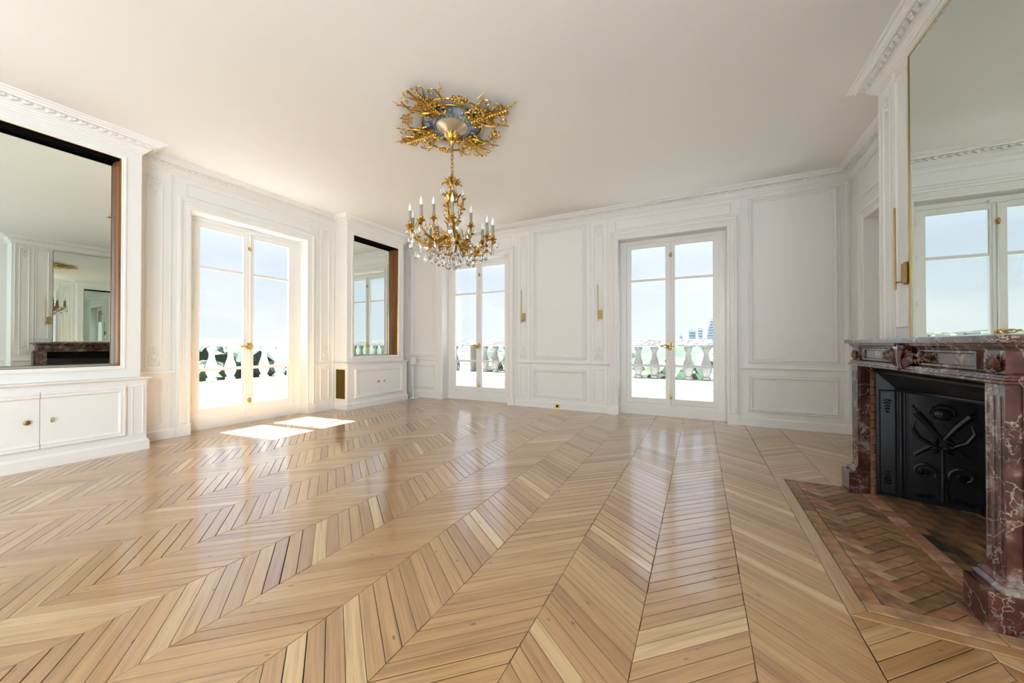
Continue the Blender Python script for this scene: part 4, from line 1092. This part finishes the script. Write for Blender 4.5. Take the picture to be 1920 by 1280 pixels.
def garland(a):
    """the arched scroll joining two sprays, with flowers at its crown"""
    bm = B(); d = Vector((math.cos(a), math.sin(a), 0)); s = Vector((-d.y, d.x, 0)); O = RC + Vector((0, 0, -.03))
    def P(u, v, w=0): return O + d * u + s * v + dn * w
    for sg in (-1, 1):
        tube(bm, [P(.20, sg * .27, .02), P(.30, sg * .27, .03), P(.39, sg * .21, .03), P(.435, sg * .12, .03), P(.45, sg * .02, .03)], [.014, .014, .012, .009, .007], 7)
        tube(bm, spiral(P(.33, sg * .17, .02), d, s * sg, .060, .018, 0, 4.4, 12), .009, 6)
        for k in range(7): leaf(bm, P(.24 + .035 * k, sg * (.27 - .034 * k), .03), d * (.9) + s * sg * (.9 - .25 * k), dn, .058, .021, .010, .2)
        for k in range(4): leaf(bm, P(.34, sg * .13, .02), d * math.cos(k * .8 + 1) + s * sg * math.sin(k * .8 + 1), dn, .05, .024, .012, .4)
    for (u, v) in ((.45, 0), (.48, .055), (.48, -.055), (.425, .03), (.43, -.04), (.50, 0)):
        for k in range(5):
            t = k * 2 * PI / 5 + u * 30; leaf(bm, P(u, v, .03), d * math.cos(t) + s * math.sin(t), dn, .032, .022, .010, .4)
        ball(bm, P(u, v, .035), .009, 6)
    fin('scroll_garland', bm, M['gold'], rz)
for k in range(4): garland(PI / 4 + k * PI / 2)

# ------------------------------------------------------------------ chandelier
cx, cy = RC.x, RC.y
cl = empty('chandelier', (cx, cy, 1.98), label='gilt bronze chandelier with crystal drops and white candle bulbs', cat='chandelier')
CZ = Vector((cx, cy, 0))
bm = B(); lathe(bm, [(.165, 3.488), (.165, 3.478), (.145, 3.462), (.10, 3.440), (.06, 3.42), (.045, 3.40), (.02, 3.39)], CZ, 28); fin('canopy', bm, M['cream'], cl, smooth='auto')
bm = B(); lathe(bm, [(.03, 3.43), (.062, 3.41), (.070, 3.385), (.055, 3.35), (.030, 3.325), (.016, 3.30), (.010, 3.27), (.004, 3.265)], CZ, 20, .06)
for k in range(12):
    a = k * PI / 6; leaf(bm, (cx + .03 * math.cos(a), cy + .03 * math.sin(a), 3.345), (math.cos(a), math.sin(a), 1.4), (math.cos(a), math.sin(a), -.6), .085, .038, .014, .4)
fin('canopy_cup', bm, M['gold'], cl)
ln = B(); pts = [(.013 * math.cos(t) * 1.0, 0, .026 * math.sin(t)) for t in [2 * PI * k / 12 for k in range(13)]]
tube(ln, pts, .0042, 6, cap=False); lm = mesh('chain_link', ln, M['gold'], True)
for k in range(7): put('chain_link', lm, (cx, cy, 3.243 - k * .0425), cl, rot=(0, 0, (k % 2) * PI / 2))
# crown cup at the top
bm = B(); lathe(bm, [(.006, 2.985), (.012, 2.975), (.010, 2.95), (.022, 2.93), (.052, 2.925), (.060, 2.905), (.045, 2.88), (.034, 2.85), (.040, 2.835), (.026, 2.82), (.016, 2.80)], CZ, 20, .05)
for k in range(10):
    a = 2 * PI * k / 10; d = (math.cos(a), math.sin(a))
    leaf(bm, (cx + d[0] * .035, cy + d[1] * .035, 2.86), (d[0] * .7, d[1] * .7, 1), (d[0], d[1], -.3), .085, .036, .014, .5)
for k in range(4):
    a = PI / 4 + PI / 2 * k; d = Vector((math.cos(a), math.sin(a), 0))
    tube(bm, [CZ + d * .04 + Vector((0, 0, 2.875)), CZ + d * .075 + Vector((0, 0, 2.885)), CZ + d * .095 + Vector((0, 0, 2.88)), CZ + d * .105 + Vector((0, 0, 2.865))], [.007, .006, .006, .008], 6)
for s in range(3):
    a = s * 2 * PI / 3; tube(bm, [CZ + Vector((.018 * math.cos(a), .018 * math.sin(a), 2.925)), CZ + Vector((.013 * math.cos(a), .013 * math.sin(a), 2.965)), CZ + Vector((0, 0, 2.99))], .005, 5)
fin('crown', bm, M['gold'], cl)
# body
bm = B(); lathe(bm, [(.014, 2.82), (.030, 2.80), (.045, 2.78), (.050, 2.755), (.034, 2.735), (.026, 2.70), (.018, 2.66), (.014, 2.60), (.018, 2.52), (.030, 2.485), (.050, 2.46), (.055, 2.43), (.040, 2.405), (.052, 2.385), (.072, 2.35), (.080, 2.31), (.066, 2.27), (.040, 2.24), (.030, 2.22), (.044, 2.20), (.038, 2.175), (.018, 2.155), (.010, 2.13), (.004, 2.12)], CZ, 24, .05)
for k in range(8):
    a = k * PI / 4; d = (math.cos(a), math.sin(a))
    leaf(bm, (cx + d[0] * .05, cy + d[1] * .05, 2.26), (d[0] * .5, d[1] * .5, 1), (d[0], d[1], -.2), .11, .05, .016, .4)
    leaf(bm, (cx + d[0] * .03, cy + d[1] * .03, 2.44), (d[0] * .8, d[1] * .8, 1), (d[0], d[1], -.2), .07, .035, .014, .5)
    leaf(bm, (cx + d[0] * .03, cy + d[1] * .03, 2.22), (d[0] * .9, d[1] * .9, -.6), (d[0], d[1], .5), .06, .034, .014, -.3)
    leaf(bm, (cx + d[0] * .028, cy + d[1] * .028, 2.72), (d[0] * .6, d[1] * .6, 1), (d[0], d[1], -.2), .07, .03, .012, .5)
fin('stem', bm, M['gold'], cl)
# pierced scroll cage between stem and crown
for k in range(3):
    a = .5 + k * 2 * PI / 3; d = Vector((math.cos(a), math.sin(a), 0)); bm = B()
    def Q(r, z): return CZ + d * r + Vector((0, 0, z))
    tube(bm, [Q(.04, 2.76), Q(.07, 2.74), Q(.055, 2.70), Q(.065, 2.65), Q(.095, 2.66), Q(.115, 2.70), Q(.105, 2.74), Q(.12, 2.73)], [.013, .012, .009, .009, .010, .009, .006, .004], 7)
    tube(bm, [Q(.115, 2.69), Q(.11, 2.64), Q(.085, 2.60), Q(.075, 2.54), Q(.05, 2.47)], [.007, .009, .010, .009, .008], 7)
    for r, z, dr, dz in ((.07, 2.74, .6, 1), (.055, 2.70, -1, -.4), (.11, 2.71, 1, .7), (.10, 2.62, 1, -.2), (.075, 2.56, 1, .6), (.06, 2.50, 1, -.5), (.09, 2.66, .2, -1)):
        leaf(bm, Q(r, z), d * dr + Vector((0, 0, dz)), d.cross(Vector((0, 0, 1))), .045, .026, .012, .3)
    fin('scroll_bracket', bm, M['gold'], cl)
# shared pieces for the lights
bm = B(); lathe(bm, [(.014, 0), (.014, .093), (.0155, .094), (.0155, .108), (.0125, .109)], (0, 0, 0), 12)
for k in range(5):
    a = k * 1.3; tube(bm, [(.0135 * math.cos(a), .0135 * math.sin(a), .094), (.0135 * math.cos(a), .0135 * math.sin(a), .080 - .004 * k)], .0022, 5)
m_candle = mesh('candle_sleeve', bm, M['candle'], 'auto')
bm = B(); lathe(bm, [(.010, 0), (.016, .010), (.018, .024), (.014, .046), (.0075, .066), (.003, .082), (.001, .088)], (0, 0, 0), 12); m_bulb = mesh('bulb', bm, M['bulb'], True)
bm = B(); lathe(bm, [(.006, -.046), (.012, -.040), (.008, -.030), (.020, -.016), (.012, -.010), (.030, -.004), (.034, .002), (.016, .004), (.015, .012), (.020, .016), (.021, .036), (.016, .042)], (0, 0, 0), 16, .05)
for k in range(6):
    a = k * PI / 3; leaf(bm, (.024 * math.cos(a), .024 * math.sin(a), 0), (math.cos(a), math.sin(a), -.15), (0, 0, 1), .026, .026, .008, -.2)
m_pan = mesh('drip_pan', bm, M['gold'])
def crystal(r, l, n=8):
    bm = B(); lathe(bm, [(.0015, 0), (r * .35, -l * .12), (r * .75, -l * .38), (r, -l * .66), (r * .72, -l * .88), (.002, -l)], (0, 0, 0), n)
    ball(bm, (0, 0, .008), .0055, 6)
    return mesh('crystal_drop', bm, M['crystal'])
m_cr = [crystal(.0145, .068), crystal(.020, .098), crystal(.027, .130, 10), crystal(.010, .036, 6)]
rc = random.Random(11)
fr = Vector((fwd.x, fwd.y, 0)).normalized(); rt = Vector((fr.y, -fr.x, 0))
def at_px(s, t): return CZ + rt * s + fr * t
# (sideways, away from the camera, height of the drip pan)
lights = [(-.425, .05, 2.395), (-.30, .32, 2.40), (-.19, -.02, 2.515), (-.235, -.36, 2.38), (.075, -.44, 2.375), (.185, .12, 2.475), (.30, .25, 2.335), (.365, .02, 2.335), (.43, -.05, 2.285),
          (-.10, .42, 2.36), (.10, .44, 2.34), (-.39, -.18, 2.385)]
def arm(s, t, z):
    e = at_px(s, t); d = (e - CZ); r = d.length; d.normalize(); sd = Vector((-d.y, d.x, 0)); bm = B()
    def Q(f, zz, k=0.0): return CZ + d * (r * f) + sd * k + Vector((0, 0, zz))
    zb = z - .135 if r > .3 else z - .18
    tube(bm, [Q(.13, 2.33), Q(.26, zb + .045, .012), Q(.45, zb - .015, .018), Q(.66, zb - .025, .014), Q(.86, zb + .015, .008), Q(.97, zb + .06), Q(1.0, z - .045)], [.013, .014, .013, .012, .011, .010, .009], 7)
    tube(bm, spiral(Q(.50, zb + .030), d, Vector((0, 0, 1)), .045, .014, -1.5, 3.2, 12), [.009] * 6 + [.006] * 7, 6)
    for f, zz, a, b in ((.30, zb + .02, -.4, 1), (.5, zb - .02, 1, -.6), (.62, zb - .01, .5, 1), (.80, zb + .03, 1, -.5), (.88, zb + .05, -.6, 1), (.97, zb + .09, 1, .4), (.42, zb, .2, -1)):
        leaf(bm, Q(f, zz), d * a + Vector((0, 0, b)), sd, .050, .028, .013, .35)
        leaf(bm, Q(f, zz), d * a + Vector((0, 0, b)), -sd, .050, .028, .013, .35)
    fin('arm', bm, M['gold'], cl)
    put('drip_pan', m_pan, (e.x, e.y, z), cl)
    put('candle_sleeve', m_candle, (e.x, e.y, z + .036), cl)
    put('bulb', m_bulb, (e.x, e.y, z + .144), cl)
    for k in range(3):
        a = rc.random() * .8 + k * 2 * PI / 3
        i = 2 if rc.random() < .25 else (1 if rc.random() < .6 else 0)
        put('crystal_drop', m_cr[i], (e.x + .046 * math.cos(a), e.y + .046 * math.sin(a), z - .030), cl, rot=(0, 0, rc.random() * 6))
    p = Q(.52, zb - .055); put('crystal_drop', m_cr[1], p, cl); p = Q(.80, zb - .01); put('crystal_drop', m_cr[0], p, cl)
for l in lights: arm(*l)
# lower basket of crystals
bm = B(); tube(bm, spiral(CZ + Vector((0, 0, 2.185)), (1, 0, 0), (0, 1, 0), .235, .235, 0, 2 * PI, 30), .006, 6); 
for k in range(6):
    a = k * PI / 3 + .2; d = Vector((math.cos(a), math.sin(a), 0))
    tube(bm, [CZ + d * .04 + Vector((0, 0, 2.22)), CZ + d * .12 + Vector((0, 0, 2.20)), CZ + d * .235 + Vector((0, 0, 2.185))], .006, 6)
    leaf(bm, CZ + d * .12 + Vector((0, 0, 2.20)), d + Vector((0, 0, -.8)), Vector((0, 0, 1)), .09, .04, .015, .4)
    tube(bm, [CZ + d * .235 + Vector((0, 0, 2.185)), CZ + d * .27 + Vector((0, 0, 2.16)), CZ + d * .25 + Vector((0, 0, 2.13))], [.007, .010, .005], 6)
fin('crystal_hoop', bm, M['gold'], cl)
for n, r, z, i in ((18, .235, 2.165, 1), (12, .17, 2.140, 1), (7, .10, 2.125, 1), (12, .35, 2.19, 1), (6, .44, 2.22, 1), (4, .05, 2.10, 2)):
    for k in range(n):
        a = 2 * PI * k / n + rc.random() * .2; zz = z + rc.uniform(-.02, .02)
        put('crystal_drop', m_cr[i], (cx + r * math.cos(a), cy + r * math.sin(a), zz), cl, rot=(0, 0, rc.random() * 6))
for k in range(4):
    a = PI / 4 + PI / 2 * k; put('crystal_drop', m_cr[1], (cx + .105 * math.cos(a), cy + .105 * math.sin(a), 2.85), cl)
    put('crystal_drop', m_cr[3], (cx + .055 * math.cos(a + .5), cy + .055 * math.sin(a + .5), 2.84), cl)
for k in range(6):
    a = k * 1.05; put('crystal_drop', m_cr[0], (cx + .085 * math.cos(a), cy + .085 * math.sin(a), 2.60), cl)
    put('crystal_drop', m_cr[1], (cx + .12 * math.cos(a), cy + .12 * math.sin(a), 2.40), cl)

# ------------------------------------------------------------------ balcony
bm = B()
box(bm, -8.45, XR + 3, YB + .36, 8.15, -.35, -.06); box(bm, -8.45, XL - .36, -7.0, YB + .36, -.35, -.06); box(bm, XL - .36, XR + 3, -7.0, YR - .36, -.35, -.06)
tag(fin('balcony_floor', bm, M['paving']), kind='structure')
bl_ = B(); lathe(bl_, [(.080, 0), (.080, .045), (.055, .055), (.060, .085), (.088, .15), (.096, .22), (.086, .30), (.060, .38), (.046, .46), (.044, .52), (.058, .545), (.058, .565), (.075, .575), (.075, .64)], (0, 0, 0), 14)
m_bal = mesh('baluster', bl_, M['stone'], 'auto')
def balustrade(label, a, b, piers, ledge):
    """straight run from a to b (2-D)"""
    A, Bv = Vector((*a, 0)), Vector((*b, 0)); d = (Bv - A).normalized(); s = Vector((d.y, -d.x, 0)); Ln = (Bv - A).length
    o = empty('balustrade', (A + Bv) / 2 + Vector((0, 0, -.06)), label=label, cat='balustrade', group='terrace balustrades')
    T = Matrix(((d.x, s.x, 0, A.x), (d.y, s.y, 0, A.y), (0, 0, 1, 0), (0, 0, 0, 1)))
    bm = bbox_(0, Ln, -.15, .15, 1.165, 1.305, bev=.015); fin('handrail', bm, M['stone'], o, T)
    bm = bbox_(0, Ln, -.17, .17, .40, .50, bev=.012); fin('base_course', bm, M['stone'], o, T)
    bm = B(); box(bm, 0, Ln, -.14, .14, -.06, .41); fin('parapet', bm, M['stone'], o, T)
    if ledge:
        bm = bbox_(.2, Ln - .2, .15, .50, -.06, .43, bev=.03); fin('stone_bench', bm, M['stone'], o, T)
    for p in piers:
        bm = bbox_(p - .17, p + .17, -.16, .16, .42, 1.17, bev=.01); fin('pier', bm, M['stone'], o, T)
    n = int(Ln / .305)
    for k in range(n):
        u = (k + .5) * Ln / n
        if any(abs(u - p) < .26 for p in piers): continue
        w = A + d * u; put('baluster', m_bal, (w.x, w.y, .515), o)
    return o
balustrade('pale stone balustrade beyond the two tall windows of the far wall', (-8.1, 7.9), (4.3, 7.9), [.17, 2.75, 12.2], True)
balustrade('sunlit stone balustrade outside the window nearest the viewer', (-8.1, -6.5), (-8.1, 7.6), [.2, 4.5, 9.0], False)

# ------------------------------------------------------------------ landscape
bm = B(); box(bm, -3200, 3200, -3200, 3200, -18.6, -18); tag(fin('ground', bm, M['ground']), kind='structure')
rt_ = random.Random(21)
def crown(name, m, seed, n=7):
    r = random.Random(seed); bm = B()
    for k in range(n):
        a = r.random() * 6.28; q = r.uniform(.0, .62); z = r.uniform(-.45, .55)
        c = Vector((q * math.cos(a), q * math.sin(a), z)); b2 = bmesh.ops.create_icosphere(bm, subdivisions=3, radius=r.uniform(.38, .58), matrix=Matrix.Translation(c))
        for v in b2['verts']:
            dv_ = v.co - c; v.co += dv_ * r.uniform(-.14, .16)
    # loose leaves standing off the surface
    vs = list(bm.verts)
    for k in range(500):
        v = r.choice(vs); d = Vector((r.uniform(-1, 1), r.uniform(-1, 1), r.uniform(-.6, 1))).normalized()
        leaf(bm, v.co, d, d.orthogonal(), r.uniform(.06, .12), .05, .01)
    return mesh(name, bm, m)
crs = [crown('crown', leafm[i % 4], 40 + i) for i in range(6)]
tb = B(); tube(tb, [(0, 0, 0), (.1, 0, .5), (0, 0, 1)], [.06, .045, .03], 8); m_tr = mesh('trunk', tb, M['bark'])
kinds = ['mid green', 'dark green', 'lime green', 'bluish green', 'mid green', 'dark green']
def tree(x, y, top, r, i, label):
    o = empty('tree', (x, y, -18), label=label, cat='tree', group='trees below the terrace')
    put('trunk', m_tr, (x, y, -18), o, scale=(6, 6, top + 18 - r))
    put('crown', crs[i], (x, y, top - r * 1.05), o, scale=(r, r, r * 1.1), rot=(0, 0, rt_.random() * 6))
far_kind = ['pale round', 'dense dark', 'bright lime', 'bluish', 'mid green', 'shadowed']
spots_b = [(-10.8, 20.5, .55, 2.6, 4), (-7.0, 15.5, .2, 2.0, 2), (-4.3, 19.5, .75, 2.5, 0), (-2.0, 14.6, .15, 1.7, 2), (.6, 18.2, .8, 2.3, 3), (3.2, 14.4, .2, 1.8, 2), (5.9, 19.5, .8, 2.6, 0),
           (-17, 30, .80, 4.6, 5), (-8.8, 30.5, .80, 4.2, 0), (-.6, 30, .80, 4.2, 4), (8.2, 31, .80, 4.6, 2), (17, 33, .80, 4.6, 1)]
names_b = ['behind the left edge of the second tall window', 'low beyond the balusters of the second tall window', 'between the two far windows, seen past the second one', 'low bright green crown left of the tower window handle', 'tall crown behind the handle of the tower window', 'lime crown low in the right leaf of the tower window', 'crown at the right edge of the tower window',
           'far left crown level with the handrail', 'distant crown behind the second tall window', 'distant crown level with the handrail behind the tower window', 'distant crown right of the tower window', 'most distant crown on the right beyond the far wall']
for (x, y, t, r, k), nm in zip(spots_b, names_b): tree(x, y, t, r, k, '%s tree, %s' % (far_kind[k], nm))
spots_l = [(-15, 3.4, .25, 1.35, 3), (-16, 6.6, .4, 1.4, 2), (-15.6, 9.9, .35, 1.35, 0), (-17, 13.6, .4, 1.6, 4), (-27, 3.0, .80, 3.8, 4), (-36, 14.4, .80, 3.8, 0), (-30, 21.6, .80, 3.8, 5), (-16, .2, .2, 1.8, 0)]
names_l = ['first of the near row outside the first tall window', 'second of the near row, in the left leaf of the first window', 'beside the brass handle of the first tall window', 'in the right leaf of the first tall window', 'taller one behind the left leaf of the first window', 'taller one behind the handle of the first window', 'taller one at the right edge of the first window', 'hidden mostly by the left jamb of the first window']
for (x, y, t, r, k), nm in zip(spots_l, names_l): tree(x, y, t, r, k, '%s tree, %s' % (far_kind[k], nm))
rf = random.Random(77)
def forest(label, xs, ys, n):
    bm = B()
    for k in range(n):
        x, y = rf.uniform(*xs), rf.uniform(*ys); q = rf.uniform(3.5, 6); top = 1.12 - rf.random() * .8
        v = bmesh.ops.create_icosphere(bm, subdivisions=2, radius=q, matrix=Matrix.Translation((x, y, top - q)))['verts']
        for w in v:
            d = w.co - Vector((x, y, top - q)); d.z = min(d.z, 0) if False else d.z; w.co -= d * rf.uniform(0, .14)
    fin('woodland', bm, M['wood_far'], label=label, cat='woodland', kind='stuff')
forest('continuous green woodland canopy far beyond the far wall windows', (-66, 75), (44, 90), 620)
forest('continuous green woodland canopy far outside the first tall window', (-100, -76), (-45, 43), 260)
# distant hill and towers
bm = B(); nseg = 60
for j in range(2): pass
rows = []
for a in range(nseg + 1):
    t = a / nseg; x = -1900 + 1700 * t
    h = 62 * math.exp(-((t - .52) / .17) ** 2) + 25 * math.exp(-((t - .78) / .2) ** 2) + 14 * math.exp(-((t - .2) / .2) ** 2) + 3 * math.sin(t * 40)
    rows.append([bm.verts.new((x, 2600 + w, -18 if w in (0, 700) else -18 + (h + 24) * f)) for w, f in ((0, 0), (200, .6), (350, 1), (500, .6), (700, 0))])
for r, s in zip(rows, rows[1:]):
    for k in range(4): bm.faces.new((r[k], r[k + 1], s[k + 1], s[k]))
tag(fin('hill', bm, M['hill'], smooth=True), label='low haze-blue hill on the horizon behind the second tall window', cat='hill')
def tower(name, x0, x1, y, top, dep, label, m, band, floors, curved=False):
    o = empty(name, ((x0 + x1) / 2, y, -18), label=label, cat='building', group='towers on the skyline')
    bm = B()
    if curved:
        n = 14; lo2, hi2 = [], []
        for zz in range(n + 1):
            t = zz / n; z = -18 + (top + 18) * t; sh = (x1 - x0) * .42 * max(0, (t - .25) / .75) ** 2.2
            lo2.append([bm.verts.new(p) for p in ((x0 + sh, y, z), (x1, y, z), (x1, y + dep, z), (x0 + sh, y + dep, z))])
        for r, s in zip(lo2, lo2[1:]):
            for k in range(4): bm.faces.new((r[k], r[(k + 1) % 4], s[(k + 1) % 4], s[k]))
        bm.faces.new(lo2[-1])
    else: box(bm, x0, x1, y, y + dep, -18, top)
    fin('tower_body', bm, m, o)
    for k in range(floors):
        z = top - (k + 1) * (top + 4) / (floors + 1); a = x0 + (x1 - x0) * .06; b = x1 - (x1 - x0) * .06
        if curved: a = x0 + (x1 - x0) * (.42 * max(0, ((z + 18) / (top + 18) - .25) / .75) ** 2.2 + .05)
        bm = B(); box(bm, a, b, y - .8, y + .2, z, z + (top + 4) / (floors + 1) * .35); fin('window_band', bm, band, o)
    if not curved:
        bm = B(); box(bm, x0 + (x1 - x0) * .3, x0 + (x1 - x0) * .7, y + 2, y + dep - 2, top, top + 2.2); fin('plant_room', bm, band, o)
def tx(u): 
    k = (u - 960) / 681.3; d = (fr + rt * k); return d.x / d.y * 1400
for (a, b, v, lab, m, bnd, fl, cv) in (
    (1274, 1279, 625, 'smallest haze-pale tower block, alone at the left of the skyline', 'tower3', 'tower2', 3, False),
    (1291, 1304, 617.5, 'squat haze-pale tower with a haze-blue front in the distant skyline', 'tower3', 'tower1', 5, False),
    (1309, 1317, 614, 'slender banded haze-blue tower block in the middle of the skyline', 'tower1', 'tower2', 6, False),
    (1325, 1344, 597, 'tallest curved haze-blue tower at the right edge of the skyline', 'tower1', 'tower3', 9, True)):
    x0, x1 = tx(a), tx(b); dist = (fr * 1 + rt * ((a - 960) / 681.3)); dep = 1400 / dist.y
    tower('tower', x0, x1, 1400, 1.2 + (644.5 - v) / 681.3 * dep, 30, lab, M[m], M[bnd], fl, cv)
